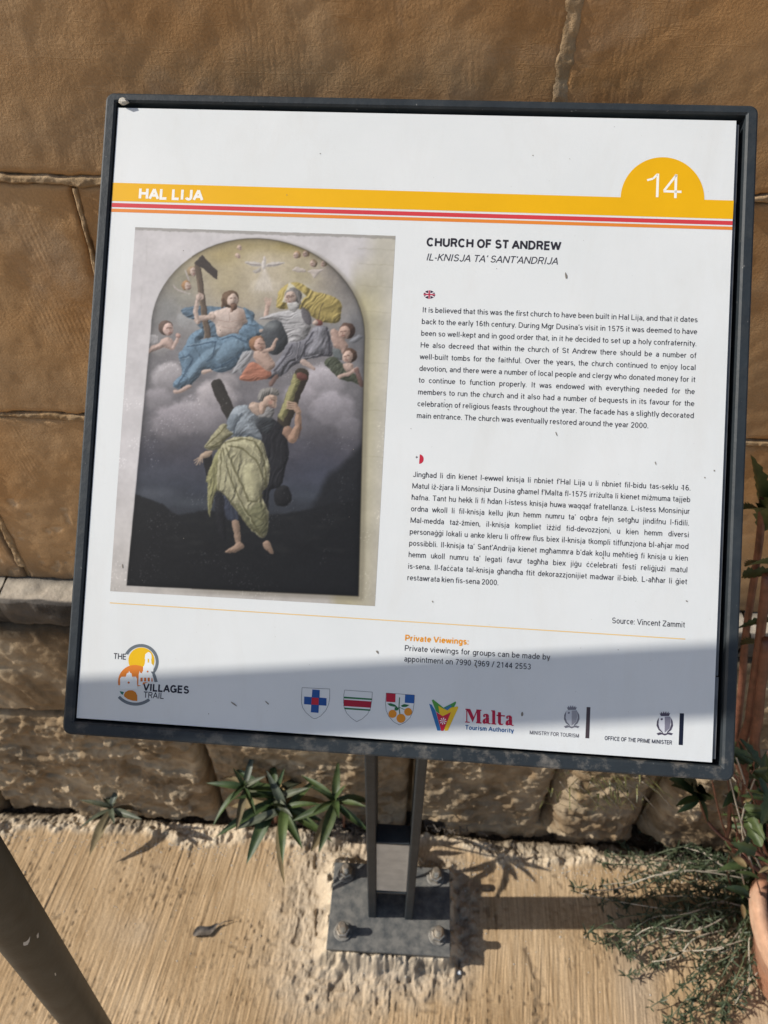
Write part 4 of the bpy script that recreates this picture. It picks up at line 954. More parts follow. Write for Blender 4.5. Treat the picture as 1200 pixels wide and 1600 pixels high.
    ell(A((800, 520))[0], 6.4, 9, (196, 170, 152)); mark(A((775, 516), (790, 514)), 1.2, (84, 60, 50), .85); mark(A((812, 514), (828, 516)), 1.2, (84, 60, 50), .85); mark(A((806, 520), (810, 548)), 1, (150, 116, 100), .7); mark(A((790, 566), (820, 562)), 2.2, (104, 72, 58), .8)
    poly(A((900, 600), (960, 640), (1020, 740), (1110, 800), (1060, 860), (960, 900), (860, 850), (880, 780), (940, 740)), BL, .7, 1, True, 7, (2.3, 4.5, 1.1), 1.0)
    line(A((1060, 820), (1130, 818)), 5.5, SK, w1=5); poly(A((1110, 800), (1200, 800), (1260, 850), (1200, 870), (1140, 840)), SK, .6, 1, True, 3)
    poly(A((500, 905), (600, 880), (700, 880), (800, 845), (900, 860), (960, 900), (980, 990), (900, 1060), (830, 1150), (700, 1210), (610, 1190), (530, 1180), (470, 1260), (400, 1330), (300, 1360), (245, 1340), (262, 1280), (320, 1230), (310, 1120), (290, 1040), (340, 990), (380, 900), (420, 840), (520, 800), (530, 880)), BL, .7, 1, True, 15, (2.5, 6.5, .9), 1.0)
    poly(A((560, 1000), (700, 960), (600, 1110), (480, 1230), (400, 1290), (380, 1230), (440, 1120)), (112, 140, 160), 2, .6, True, 12, None, .9); poly(A((700, 950), (850, 900), (920, 980), (830, 1060), (700, 1130), (640, 1090)), (112, 140, 160), 2, .6, True, 14, None, .9)
    for p in (A((380, 965), (470, 950), (640, 920)), A((640, 920), (620, 1060), (560, 1110)), A((310, 1080), (400, 1050), (430, 1080), (350, 1200)), A((290, 1320), (380, 1180), (420, 1100)), A((620, 1180), (760, 1120), (900, 1020)), A((700, 900), (800, 870), (940, 930))): mark(p, 2.2, (52, 74, 96), .65)
    for p in (A((400, 955), (520, 930), (620, 900)), A((330, 1080), (390, 1070)), A((600, 1190), (740, 1160))): mark(p, 1.6, (140, 164, 180), .6)
    line(A((392, 1340), (340, 1370), (262, 1394)), 8, (180, 152, 138), w1=6); line(A((590, 1190), (520, 1206)), 6.5, (184, 158, 142))
    # seated elder in grey before a gold cloth, with a globe
    poly(B((250, 560), (280, 440), (380, 370), (480, 380), (600, 450), (740, 480), (856, 560), (850, 680), (820, 740), (700, 740), (600, 700), (500, 620), (280, 615)), (170, 148, 74), .8, .95, True, 11, (.7, 6, 1.1), 1.0)
    poly(B((372, 366), (530, 494), (470, 560), (296, 552)), (204, 198, 176), .6, .92, False, 20, None, .2)
    ell(B((235, 880))[0], 21, 27, (74, 78, 82), .7, 1, 0, 20, .9); glow(B((180, 770))[0], 12, 6, (150, 156, 154), .6)
    line(B((150, 690), (165, 620), (172, 560)), 8, (192, 160, 142), w1=6); 
    for k in range(4): line(B((160 + k * 9, 570), (140 + k * 20, 520 - (k % 2) * 10)), 1.8, (196, 162, 144))
    poly(B((85, 720), (130, 690), (240, 650), (340, 630), (460, 620), (540, 650), (580, 740), (560, 830), (500, 920), (380, 950), (340, 840), (290, 740), (180, 715)), (164, 162, 162), .7, 1, True, 12, (1.35, 6, 1.0), .95)
    poly(B((480, 600), (540, 620), (580, 700), (560, 770), (500, 720)), (92, 88, 92), 1, .85, True, 5)
    poly(B((360, 930), (460, 920), (540, 870), (600, 790), (720, 780), (760, 900), (770, 1050), (660, 1060), (560, 1080), (480, 1120), (440, 1130), (300, 1240), (200, 1270), (150, 1240), (280, 1080)), (108, 107, 114), .7, 1, True, 12, (.55, 6, 1.1), 1.0)
    poly(B((590, 800), (700, 785), (730, 900), (700, 1010), (540, 1050), (600, 900)), (134, 133, 140), 2, .7, True, 12, (.2, 5, .9), 1.0)
    for p in (B((720, 800), (750, 930), (740, 1050), (600, 1070)), B((470, 930), (440, 1060), (420, 1130)), B((600, 830), (520, 950), (510, 1060)), B((400, 950), (330, 1080), (230, 1200))): mark(p, 2.4, (56, 54, 62), .7)
    for p in (B((460, 940), (430, 1100)), B((640, 1040), (560, 1066), (490, 1080)), B((360, 930), (460, 925))): mark(p, 1.5, (176, 174, 180), .6)
    ell(B((640, 745))[0], 8, 5, (132, 74, 66)); ell(B((615, 745))[0], 5, 4, SK); mark(B((640, 710), (686, 560)), 1.3, (80, 68, 52), .9)
    line(B((500, 1110), (560, 1150), (600, 1178)), 9, (182, 156, 142), w1=5)
    head(B((395, 505))[0], 11.5, (112, 108, 104), (186, 160, 144), -1, None, 1.15); poly(B((345, 560), (390, 545), (450, 560), (460, 600), (420, 640), (385, 640), (360, 610)), (176, 174, 170), .7, 1, True, 5, (1.4, 3, 1), .9); line(B((445, 460), (470, 560)), 5, (122, 118, 114), .9)
    mark(B((350, 490), (378, 488)), 1.3, (84, 64, 56), .85); mark(B((395, 488), (415, 492)), 1.2, (84, 64, 56), .8); mark(B((365, 550), (400, 550)), 1.3, (120, 78, 68), .7)
    # small winged figures
    poly(A((20, 860), (100, 870), (110, 930), (20, 950)), (176, 172, 172), .8, .85, True, 4, (0, 3, 1)); poly(A((10, 1030), (40, 960), (110, 930), (140, 890), (210, 880), (250, 940), (240, 1000), (160, 980), (80, 1000)), (184, 154, 140), .7, 1, True, 8)
    line(A((240, 980), (270, 920), (290, 870)), 5.5, (188, 158, 144)); ell(A((290, 866))[0], 4.5, 4, (178, 140, 126)); head(A((185, 800))[0], 10.5, (96, 76, 66), (196, 162, 148), 1)
    poly(A((790, 1230), (860, 1080), (900, 1020), (990, 1010), (960, 1100), (900, 1170), (890, 1240), (850, 1210)), (150, 150, 152), .7, .95, True, 5, (.7, 3, 1.1)); poly(A((870, 1250), (960, 1120), (1040, 1130), (1150, 1190), (1140, 1260), (1000, 1290), (900, 1290)), (176, 108, 82), .7, 1, True, 6, (1.4, 4, 1.0))
    poly(A((1010, 1010), (1100, 1000), (1160, 1060), (1200, 1150), (1140, 1200), (1060, 1150), (1000, 1080)), (178, 146, 128), .7, 1, True, 9); line(A((1090, 1010), (1170, 990), (1210, 900)), 7, (180, 148, 130), w1=5); head(A((1040, 945))[0], 11, (140, 98, 68), (190, 150, 130), 1)
    line(B((250, 1250), (200, 1320)), 7, (120, 88, 76), .85)
    poly(B((760, 820), (830, 820), (880, 900), (920, 960), (900, 1040), (840, 1010), (780, 960)), (170, 138, 122), .7, 1, True, 8); poly(B((770, 1000), (850, 1000), (870, 1090), (800, 1080)), (96, 104, 104), .8, .9, True, 5); poly(B((930, 920), (1020, 860), (1060, 880), (980, 940)), (126, 128, 134), .8, .8); head(B((900, 830))[0], 11.5, (86, 64, 54), (178, 144, 126), -1)
    poly(B((700, 1120), (780, 1060), (860, 1120), (920, 1180), (1000, 1240), (1060, 1340), (960, 1300), (860, 1280), (780, 1210)), (74, 80, 62), .8, .95, True, 8, (.8, 5, 1.0)); poly(B((880, 1130), (960, 1130), (980, 1200), (900, 1200)), (176, 146, 130), .7); line(B((840, 1250), (940, 1215), (1000, 1180)), 6, (180, 150, 134)); head(B((930, 1060))[0], 10, (92, 68, 54), (186, 154, 136), -1)
    line(B((1000, 1190), (1050, 1330)), 7, (120, 84, 76), .8)
    # the old man between two round timbers
    line(D((262, 112), (345, 300), (420, 440)), 19, (58, 54, 50), k=.4); line(D((180, 700), (210, 860)), 14, (40, 38, 38), .9, k=.3)
    line(D((965, 30), (880, 250), (800, 470), (770, 640)), 22, (62, 54, 44), k=.5); poly(D((905, 10), (960, 60), (880, 290), (810, 420), (770, 380), (820, 250)), (148, 142, 88), .9, .95, False, 9, (1.1, 3, .7), .8); ell(D((965, 40))[0], 8.5, 6, (112, 66, 58), .7, 1, .4)
    poly(D((600, 420), (700, 390), (820, 470), (850, 600), (860, 700), (830, 820), (790, 960), (700, 1000), (690, 1240), (640, 1260), (600, 1100), (640, 800)), (42, 42, 46), 1, .97, True, 10, (.2, 6, .9), .9)
    ell(D((810, 1040))[0], 14, 17, (36, 36, 38), 1.2, .95)
    poly(D((360, 380), (420, 290), (520, 280), (560, 330), (610, 380), (590, 440), (640, 560), (600, 580), (480, 545), (400, 560), (345, 480)), (132, 142, 150), .7, 1, True, 14, (.9, 7, .8), .9)
    poly(D((345, 470), (350, 390), (420, 350), (440, 400), (400, 500)), (110, 122, 132), 1, .8, True, 7); mark(D((470, 350), (420, 440), (400, 520)), 2.2, (68, 78, 90), .7); mark(D((400, 530), (520, 520), (610, 560)), 2.6, (72, 82, 92), .65); mark(D((515, 285), (540, 330), (590, 370)), 1.6, (84, 84, 84), .7)
    line(D((560, 290), (640, 300)), 13, (176, 148, 128), w1=12); poly(D((525, 290), (600, 270), (620, 370), (560, 345)), (180, 152, 132), .7, 1, True, 6)
    poly(D((670, 200), (730, 185), (760, 210), (758, 290), (735, 300), (715, 290), (680, 300), (650, 350), (610, 340), (620, 260)), (182, 150, 128), .7, 1, True, 8); poly(D((600, 240), (605, 190), (640, 145), (710, 132), (765, 150), (782, 190), (760, 205), (700, 190), (660, 215), (640, 250)), (126, 122, 116), .7, 1, True, 6, (.3, 3, 1.3), 1.0)
    poly(D((600, 360), (650, 345), (680, 295), (720, 300), (738, 330), (730, 380), (690, 400), (620, 395)), (120, 118, 116), .7, 1, True, 6, (.9, 2.6, 1.2), 1.0); poly(D((580, 440), (620, 385), (720, 390), (740, 440), (690, 520), (620, 500)), (58, 62, 66), 1, .9, True, 6, (1.1, 4, 1))
    mark(D((712, 238), (738, 248)), 1.4, (86, 60, 50), .85); mark(D((700, 222), (740, 228)), 1.1, (100, 76, 62), .7); mark(D((758, 250), (752, 292)), 1.2, (206, 176, 152), .6); mark(D((700, 298), (735, 300)), 1.4, (112, 66, 58), .7); glow(D((705, 258))[0], 3, 3, (178, 112, 96), .6)
    line(D((850, 500), (890, 560)), 17, (150, 114, 92), w1=15); line(D((890, 560), (940, 460), (935, 330)), 15, (164, 126, 100), w1=8); line(D((935, 340), (905, 280)), 9, (170, 134, 108)); mark(D((945, 560), (960, 440)), 2, (84, 60, 48), .6)
    for k in range(4): line(D((905, 262 + k * 18), (845 - k % 2 * 6, 252 + k * 18)), 2.6, (182, 148, 122)); 
    for k in range(3): mark(D((900, 272 + k * 18), (850, 263 + k * 18)), .8, (90, 66, 52), .8)
    CR = (160, 154, 116)
    poly(D((330, 430), (350, 480), (395, 520), (330, 580), (300, 640), (210, 660), (150, 630), (180, 590), (260, 480)), (146, 140, 104), .7, 1, True, 9, (2.2, 5, 1.3), 1.0)
    for p in (D((340, 450), (240, 560), (170, 620)), D((390, 520), (280, 590), (200, 640)), D((300, 610), (220, 640))): mark(p, 2, (84, 80, 46), .7)
    poly(D((220, 660), (180, 665), (130, 690), (120, 720), (170, 720), (215, 690)), (176, 148, 122), .6, 1, True, 4)
    for dx, dy in ((-62, 60), (-48, 74), (-24, 70), (0, 60), (-66, 34)): line(D((140, 705), (140 + dx, 705 + dy)), 2.2, (180, 152, 126), w1=1.4)
    poly(D((250, 690), (300, 640), (330, 760), (290, 960), (240, 1040), (215, 1140), (200, 1215), (180, 1100), (185, 930), (170, 900)), (140, 136, 88), .7, 1, True, 7, (.1, 5, 1.2), 1.0)
    poly(D((290, 640), (380, 560), (460, 545), (560, 550), (640, 590), (680, 700), (700, 820), (680, 960), (640, 1000), (640, 1050), (690, 1160), (690, 1280), (660, 1380), (600, 1370), (520, 1290), (440, 1180), (360, 1090), (310, 1010), (270, 1010), (262, 860)), CR, .7, 1, True, 16, (.12, 8, .9), .95)
    poly(D((480, 800), (570, 770), (620, 860), (620, 1000), (600, 1080), (540, 1080), (490, 980)), (186, 180, 134), 3.5, .75, True, 14, None, .8); poly(D((420, 1100), (520, 1150), (620, 1090), (680, 1180), (680, 1330), (600, 1350), (500, 1240)), (104, 104, 68), 2.5, .7, True, 12, (.9, 7, .9), .8)
    for p, w0 in ((D((330, 600), (460, 560), (580, 580), (640, 700)), 2.4), (D((300, 660), (290, 820), (275, 1000)), 2.6), (D((340, 640), (400, 800), (480, 960), (520, 1070)), 3), (D((360, 620), (470, 640), (590, 740), (680, 960)), 2.6), (D((310, 640), (350, 820), (420, 1000), (500, 1150), (620, 1340)), 2.4), (D((600, 620), (660, 760), (670, 900)), 2.2), (D((520, 1080), (590, 1085), (640, 1030)), 2.6), (D((580, 1210), (630, 1240), (680, 1210)), 1.4), (D((300, 1010), (400, 1110), (520, 1280), (640, 1370)), 2.6)): mark(p, w0, (86, 82, 48), .62)
    for p, w0 in ((D((325, 640), (380, 800), (450, 960)), 1.8), (D((345, 600), (470, 585), (570, 620)), 1.8), (D((280, 700), (284, 980)), 1.8), (D((330, 700), (340, 860), (400, 1020)), 1.8), (D((400, 590), (520, 610), (620, 720)), 1.5), (D((450, 1090), (560, 1270)), 1.4), (D((640, 640), (684, 800)), 1.4)): mark(p, w0, (200, 195, 150), .6)
    poly(D((310, 1030), (370, 1090), (430, 1180), (440, 1260), (380, 1250), (320, 1200)), (62, 68, 86), .9, .95, True, 6, (.1, 4, 1.2)); poly(D((245, 1010), (310, 1020), (330, 1200), (340, 1400), (280, 1360), (250, 1200)), (38, 38, 42), 1.5, .8)
    line(D((415, 1270), (430, 1340), (440, 1440)), 13, (158, 128, 104), w1=8); poly(D((335, 1500), (400, 1450), (440, 1420), (485, 1440), (480, 1480), (400, 1510), (350, 1512)), (164, 132, 108), .7, 1, True, 5); poly(D((640, 1430), (690, 1410), (720, 1460), (738, 1515), (700, 1510), (655, 1470)), (162, 130, 106), .7, 1, True, 5)
    for k in range(3): mark(D((350 + k * 22, 1508), (372 + k * 22, 1486)), .8, (92, 68, 54), .7); mark(D((692 + k * 16, 1510), (684 + k * 14, 1480)), .8, (92, 68, 54), .7)
    # brushwork, craquelure and the blur of a cheap print
    img[:] *= 1 + .05 * fbm(X / 2.2, Y / 2.6, 2, 44)[..., None] + .05 * fbm(X / 12, Y / 12, 3, 45)[..., None]
    vg = np.clip((Y - 640) / 240, 0, 1) * .10; img[:] *= (1 - vg)[..., None]
    edge_ = np.exp(-(np.clip(ad, 0, 99) / 5.0) ** 1.3) * .30; img[:] *= (1 - edge_)[..., None]
    img[:] = base * (1 - AM[..., None]) + img * AM[..., None]
    rim_ = np.exp(-(ad / .9) ** 2) * .55 * (X > 300); img[:] = img * (1 - rim_[..., None]) + np.array([58, 52, 40]) * rim_[..., None]
    sp = sstep(.94, .97, _hash(np.floor(X / 1.3), np.floor(Y / 1.3), 9)) * sstep(.6, .8, vnoise(X / 30, Y / 30, 12)) * (Y > 560); img[:] += 36 * sp[..., None]
    for _ in range(1): img[1:-1, 1:-1] = .40 * img[1:-1, 1:-1] + .15 * (img[:-2, 1:-1] + img[2:, 1:-1] + img[1:-1, :-2] + img[1:-1, 2:])
    gy = img.mean(-1, keepdims=True); img[:] = gy + (img - gy) * .74
    rgbv = lin(np.clip(img * .94, 3, 250)); tn = np.concatenate([rgbv, np.ones(rgbv.shape[:2] + (1,))], -1)
    m, t_, b_ = new_mat('printed_picture'); at = t_.nodes.new('ShaderNodeAttribute'); at.attribute_name = 'tone'; t_.links.new(at.outputs['Color'], b_.inputs['Base Color'])
    b_.inputs['Roughness'].default_value = .5; b_.inputs['Specular IOR Level'].default_value = .25
    grid_obj('altar_picture', np.stack([Pu, Pv, 0 * Pu + .00008], -1), m, panel, tn, False, True)
picture()
# ---------------------------------------------------------------- post at the left; unseen bar added to throw a shade band over the board
hr = empty('metal_post', (-.4587, .230, 0), 'round dark grey metal post crossing the lower left corner of the view', 'post')
L0 = Vector(hr.location)
tilt = Vector((-.1162, .0087, -.9932)); a0 = Vector((-.3570, .2225, .869))
pt = lambda z: a0 + tilt * ((z - a0.z) / tilt.z)
mb = MB(); mb.tube([pt(z) - L0 for z in (.004, .3, .6, .9, 1.2, 1.5, 1.71)], .0243, 40); mb.obj('post', M_pole, hr, True)
mb = MB(); mb.tube([Vector((x, .2600 + (x + 1.019) * .0609, 1.69)) - L0 for x in (-1.28, -1.0, -.6, -.22)], .0205, 28); mb.obj('arm', M_pole, hr, True)  # unseen bar, added for its shadow on the board
mb = MB(); mb.box((-.29 - L0.x, .225 - L0.y, 1.672), (-.255 - L0.x, .300 - L0.y, 1.708), .003); mb.obj('shade_arm_clamp', M_pole, hr)  # unseen too, joins the added bar to the post
sc_ = MB(); r_ = .0246
for k_, (zz_, a1_, w_, h_) in enumerate(((.825, -.75, .34, .0060), (.815, -.35, .16, .0032), (.700, -.6, .09, .0022))):
    sc_ = MB(); cc_ = pt(zz_) - L0; sc_.add([cc_ + Vector((r_ * math.cos(a1_ + q_ * w_ / 2), r_ * math.sin(a1_ + q_ * w_ / 2), t_ * h_ * (1 - abs(q_) ** 2 * .7) + q_ * .003)) for q_, t_ in ((-1, -1), (-.4, -1.2), (.3, -.9), (1, -.6), (.9, .5), (.2, 1.1), (-.5, .9), (-1, .3))], [tuple(range(8))]); sc_.obj('paint_chip', M_plate, hr)
mb = MB(); p = pt(.004) - L0; mb.lathe(p, [(.0, .012), (.055, .012), (.058, .008), (.058, 0)], 32); mb.obj('base_plate', M_pole, hr)

# ---------------------------------------------------------------- leaves
def leaf_mesh(L, W, fold=.25, droop=.3, teeth=0, seg=8, tip=1.0, thick=0.0):
    v = []; f = []
    for i in range(seg + 1):
        t = i / seg; wv = W / 2 * (math.sin(math.pi * min(1, t * .97 + .03) ** .75) ** .8) * (1 if t < .98 else .2)
        if teeth: wv *= 1 + (.28 if i % 2 else -.12)
        x = L * t; z = -droop * L * t * t
        v += [(x, -wv, z + fold * wv), (x, -wv * .45, z + fold * wv * .35), (x, 0, z), (x, wv * .45, z + fold * wv * .35), (x, wv, z + fold * wv)]
    for i in range(seg):
        for k in range(4): f.append((i * 5 + k, i * 5 + 5 + k, i * 5 + 6 + k, i * 5 + 1 + k))
    return v, f
_lm = {}
def leaf_data(key, m, *a, **k):
    if key not in _lm:
        v, f = leaf_mesh(*a, **k); me = bpy.data.meshes.new('leaf'); me.from_pydata(v, [], f); me.materials.append(m); me.polygons.foreach_set('use_smooth', [True] * len(f)); _lm[key] = me
    return _lm[key]
def orient(d, roll=0.0):
    d = Vector(d).normalized(); up = Vector((0, 0, 1))
    if abs(d.z) > .97: up = Vector((0, 1, 0))
    y = up.cross(d).normalized(); z = d.cross(y); M = Matrix((d, y, z)).transposed()
    return M @ Matrix.Rotation(roll, 3, 'X')
def put_leaf(root, me, p, d, sc=1.0, roll=0.0, name='leaf'):
    o = bpy.data.objects.new(name, me); C.objects.link(o); o.parent = root
    M = orient(d, roll).to_4x4(); M = Matrix.Translation(Vector(p) - root.location) @ M @ Matrix.Scale(sc, 4)
    o.matrix_local = M; return o
def lance(loc, heads, label, mats, seed):
    r = random.Random(seed); root = empty('lance_leaf_weed', loc, label, 'weed', 'weeds rooted where the wall meets the pavement')
    for hp, n, Lf, base, tipc in heads:
        hp = Vector(hp); b = Vector((loc[0] + r.uniform(-.01, .01), loc[1] + .01, loc[2] - .01)); mid = (b + hp) / 2 + Vector((r.uniform(-.01, .01), .004, 0))
        mb = MB(); mb.tube([q - root.location for q in (b, mid, hp)], [.0028, .0024, .0017], 6); mb.obj('stem', M_stemr, root, True)
        for k in range(n):
            a = k * 2.4 + r.uniform(-.3, .3) + base; el = [.75, .35, .05, -.35][min(3, int(k * 4 / n))] if n > 5 else .3; el = el * 1.0 + r.uniform(-.15, .15); el = 1.05 - 1.5 * k / n + r.uniform(-.25, .25)
            d = Vector((math.cos(a) * math.cos(el), math.sin(a) * math.cos(el) * .9 - .12, math.sin(el)))
            sc = (.62 + .5 * min(1, k / n * 1.6)) * r.uniform(.9, 1.12) * Lf / .052
            mt = M_dead if k >= n - 2 else mats[k % len(mats)]; me = leaf_data(('lance', k % 5, mt.name), mt, .07, .0115 + .0015 * (k % 4), .5, (.12, .5, .28, .75, .2)[k % 5])
            put_leaf(root, me, hp + Vector((0, 0, -.0016 * k)), d, sc, r.uniform(-.4, .4))
        for k in range(5 if tipc else 0):
            a = k * 1.3; me = leaf_data('bud', M_kal, .014, .004, .5, .1, 0, 5); put_leaf(root, me, hp, (math.cos(a) * .6, math.sin(a) * .6, .9), 1)
    return root
W_ = lambda px, py, y: tuple(on(1, y, px, py))
lance((*on(2, .0, 172, 1268)[:2], .0), [(W_(173, 1262, .655), 9, .056, .3, False)], 'small grey-green weed with six narrow leaves, left-most at the wall foot', [M_leafg, M_leafg], 3)
lance((*on(2, .0, 425, 1290)[:2], .0), [(W_(381, 1228, .645), 10, .055, 2.0, True), (W_(428, 1246, .640), 15, .074, .9, False), (W_(446, 1262, .620), 9, .070, 3.9, False)], 'largest dark weed with crowded long leaves against the wall foot', [M_leaf, M_leaf, M_leafg], 11)
lance((*on(2, .0, 530, 1300)[:2], .0), [(W_(523, 1250, .612), 13, .058, .5, True)], 'bright green weed with a leaf rosette close left of the sign posts', [M_leaf, M_kal], 23)

# ---------------------------------------------------------------- pot and the tall plant at the right edge
PC = Vector((.785, .450, 0))
pot = empty('flower_pot', PC, 'dusty terracotta flower pot standing at the right edge', 'pot')
mb = MB(); mb.lathe((0, 0, 0), [(0, .004), (.092, .004), (.098, .012), (.150, .205), (.152, .208), (.166, .209), (.168, .214), (.170, .250), (.166, .255), (.152, .254), (.150, .245), (.148, .215)], 64); mb.obj('pot_body', M_terra, pot, True)
me = pot.children[0].data; ca_ = me.color_attributes.new('tone', 'FLOAT_COLOR', 'POINT')
for i, vt in enumerate(me.vertices): ca_.data[i].color = (.05 + .35 * float(vnoise(np.array(vt.co.x * 30), np.array(vt.co.z * 14), 5)), 0, 0, 1)
mb = MB(); mb.lathe((0, 0, 0), [(0, .222), (.08, .226), (.149, .220)], 30); mb.obj('soil', M_dry, pot, True)
tp = empty('succulent_plant', (PC.x - .06, PC.y, .22), 'tall red-stemmed plant with toothed fleshy leaves beside the right edge', 'plant')
def stem(root, pts, r0, r1, m=M_stemr, name='stem'):
    pts = [Vector(p) for p in pts]; out = []
    for i in range(len(pts) - 1):
        p0, p1, p2, p3 = pts[max(i - 1, 0)], pts[i], pts[i + 1], pts[min(i + 2, len(pts) - 1)]
        for j in range(5):
            t = j / 5; out.append(.5 * ((2 * p1) + (-p0 + p2) * t + (2 * p0 - 5 * p1 + 4 * p2 - p3) * t * t + (-p0 + 3 * p1 - 3 * p2 + p3) * t ** 3))
    out.append(pts[-1]); n = len(out)
    mb = MB(); mb.tube([p - root.location for p in out], [r0 + (r1 - r0) * i / n for i in range(n)], 8); return mb.obj(name, m, root, True)
sb = (PC.x - .03, PC.y + .02, .215)
stem(tp, [sb, W_(1168, 1215, .56), W_(1172, 1120, .57), W_(1186, 1010, .58), W_(1198, 900, .59)], .0075, .0055)
stem(tp, [sb, W_(1190, 1215, .54), W_(1186, 1110, .55), W_(1198, 1000, .56)], .0075, .006)
stem(tp, [sb, W_(1192, 1240, .60), W_(1152, 1190, .62), W_(1160, 1060, .62), W_(1166, 985, .62), W_(1185, 860, .62), W_(1192, 780, .62)], .0060, .0040)
stem(tp, [sb, W_(1188, 1338, .50), W_(1140, 1316, .53), W_(1106, 1284, .56), W_(1093, 1248, .57)], .0035, .0022)
stem(tp, [sb, W_(1150, 1330, .54), W_(1140, 1290, .56), W_(1142, 1240, .57)], .0045, .003)
KL = lambda L, W, teeth=1, seg=14: leaf_data(('kal', L, W, teeth), M_kal, L, W, .5, .15, teeth, seg)
def kl(p, q, L, Wd, roll=0, m=None):
    p = Vector(p); q = Vector(q); d = q - p; put_leaf(tp, KL(L, Wd), p, d, d.length / L, roll)
kl(W_(1190, 800, .62), W_(1186, 704, .64), .07, .020, 1.2)
kl(W_(1192, 800, .62), W_(1160, 786, .60), .05, .018, .4)
kl(W_(1190, 830, .62), W_(1215, 760, .60), .07, .02, .3)
kl(W_(1205, 882, .60), W_(1163, 874, .58), .06, .024, .9)
kl(W_(1160, 900, .62), W_(1208, 890, .60), .06, .022, .5)
kl(W_(1210, 968, .60), W_(1152, 976, .60), .06, .016, .2)
kl(W_(1195, 1010, .60), W_(1160, 996, .58), .05, .016, .6)
kl(W_(1150, 1180, .60), W_(1153, 1148, .59), .04, .016, 1.0)
for q in ((1064, 1220), (1078, 1214), (1092, 1214), (1116, 1226), (1062, 1252), (1064, 1268), (1112, 1284), (1100, 1222)):
    p = W_(1092, 1247, .57); q2 = Vector(W_(*q, .57 - .03 * rng.rand())); me = leaf_data('rs', M_leaf, .04, .011, .4, .2, 0, 8); put_leaf(tp, me, p, q2 - Vector(p), (q2 - Vector(p)).length / .04 * 1.1, rng.uniform(-.5, .5))
r = random.Random(5)
for k in range(130):
    x = r.uniform(1156, 1245) + 10 * math.sin(k); y = r.uniform(1185, 1420); yy = r.uniform(.47, .62)
    if x < 1152 and r.random() < .6: continue
    p = W_(x, y, yy); a = r.uniform(0, 6.28); e = r.uniform(-.7, .9)
    put_leaf(tp, KL(.045, .014, r.choice([0, 1]), 8), p, (math.cos(a) * math.cos(e), math.sin(a) * math.cos(e), math.sin(e)), r.uniform(.6, 1.25), r.uniform(-1, 1))
for k in range(14):
    x = r.uniform(1155, 1215); stem(tp, [sb, W_(x + r.uniform(-10, 20), 1330, .52), W_(x, r.uniform(1190, 1260), .58)], .003, .0018)

r = random.Random(15)
for k in range(150):                                                # the shaded thicket low down at the right
    x = r.uniform(1150, 1240) + 6 * math.sin(k); y = r.uniform(1195, 1450); p = W_(x, y, r.uniform(.50, .66)); a = r.uniform(0, 6.28); e = r.uniform(-.9, .9)
    put_leaf(tp, leaf_data(('small', k % 3), M_dead if k % 6 == 0 else M_leaf, .030, .010, .4, .2 + .2 * (k % 3), 0, 6), p, (math.cos(a) * math.cos(e), math.sin(a) * math.cos(e), math.sin(e)), r.uniform(.6, 1.3), r.uniform(-1, 1))
for k in range(34):
    x = r.uniform(1130, 1215); y = r.uniform(1210, 1400); yy = r.uniform(.50, .62); dx = r.uniform(-45, 45); dy = r.uniform(-110, -20)
    stem(tp, [W_(x + 25, y + 70, yy), W_(x + r.uniform(-10, 10), y, yy), W_(x + dx, y + dy, yy + .02)], r.uniform(.0010, .0026), .0007, M_stemp if k % 4 == 0 else M_stemr)
# ---------------------------------------------------------------- trailing herb on the pavement left of the pot
hb_ = empty('trailing_herb', tuple(on(2, 0, 1120, 1420)), 'wiry trailing herb with small narrow leaves sprawling over the pavement near the pot', 'herb')
HV = []; HF = []
def add_small_leaf(p, d, L, Wd, roll):
    M = orient(d, roll); n = len(HV); o_ = Vector(p) - hb_.location
    for q in ((0, 0, 0), (L * .35, Wd / 2, .0006), (L * .8, Wd * .35, 0), (L, 0, -L * .1), (L * .8, -Wd * .35, 0), (L * .35, -Wd / 2, .0006), (L * .5, 0, -.0012)): HV.append(tuple(o_ + M @ Vector(q)))
    for q in ((0, 6, 1), (1, 6, 2), (2, 6, 3), (3, 6, 4), (4, 6, 5), (5, 6, 0)): HF.append(tuple(i + n for i in q))
r = random.Random(9)
ends = [(905, 1400), (915, 1455), (930, 1470), (948, 1395), (950, 1340), (958, 1335), (965, 1500), (985, 1530), (975, 1420), (1000, 1360), (1005, 1440), (1010, 1580), (1018, 1500), (1030, 1600), (1040, 1345), (1050, 1480), (1060, 1600), (1075, 1575), (1080, 1520), (1090, 1620), (1100, 1460), (1110, 1400), (1120, 1600), (1130, 1520), (1000, 1320), (935, 1430), (1060, 1440), (1020, 1400), (1085, 1365), (1045, 1420), (990, 1470), (1110, 1340), (1075, 1340), (1140, 1450), (1165, 1500), (1185, 1540), (1150, 1560), (1178, 1440), (1195, 1500)]
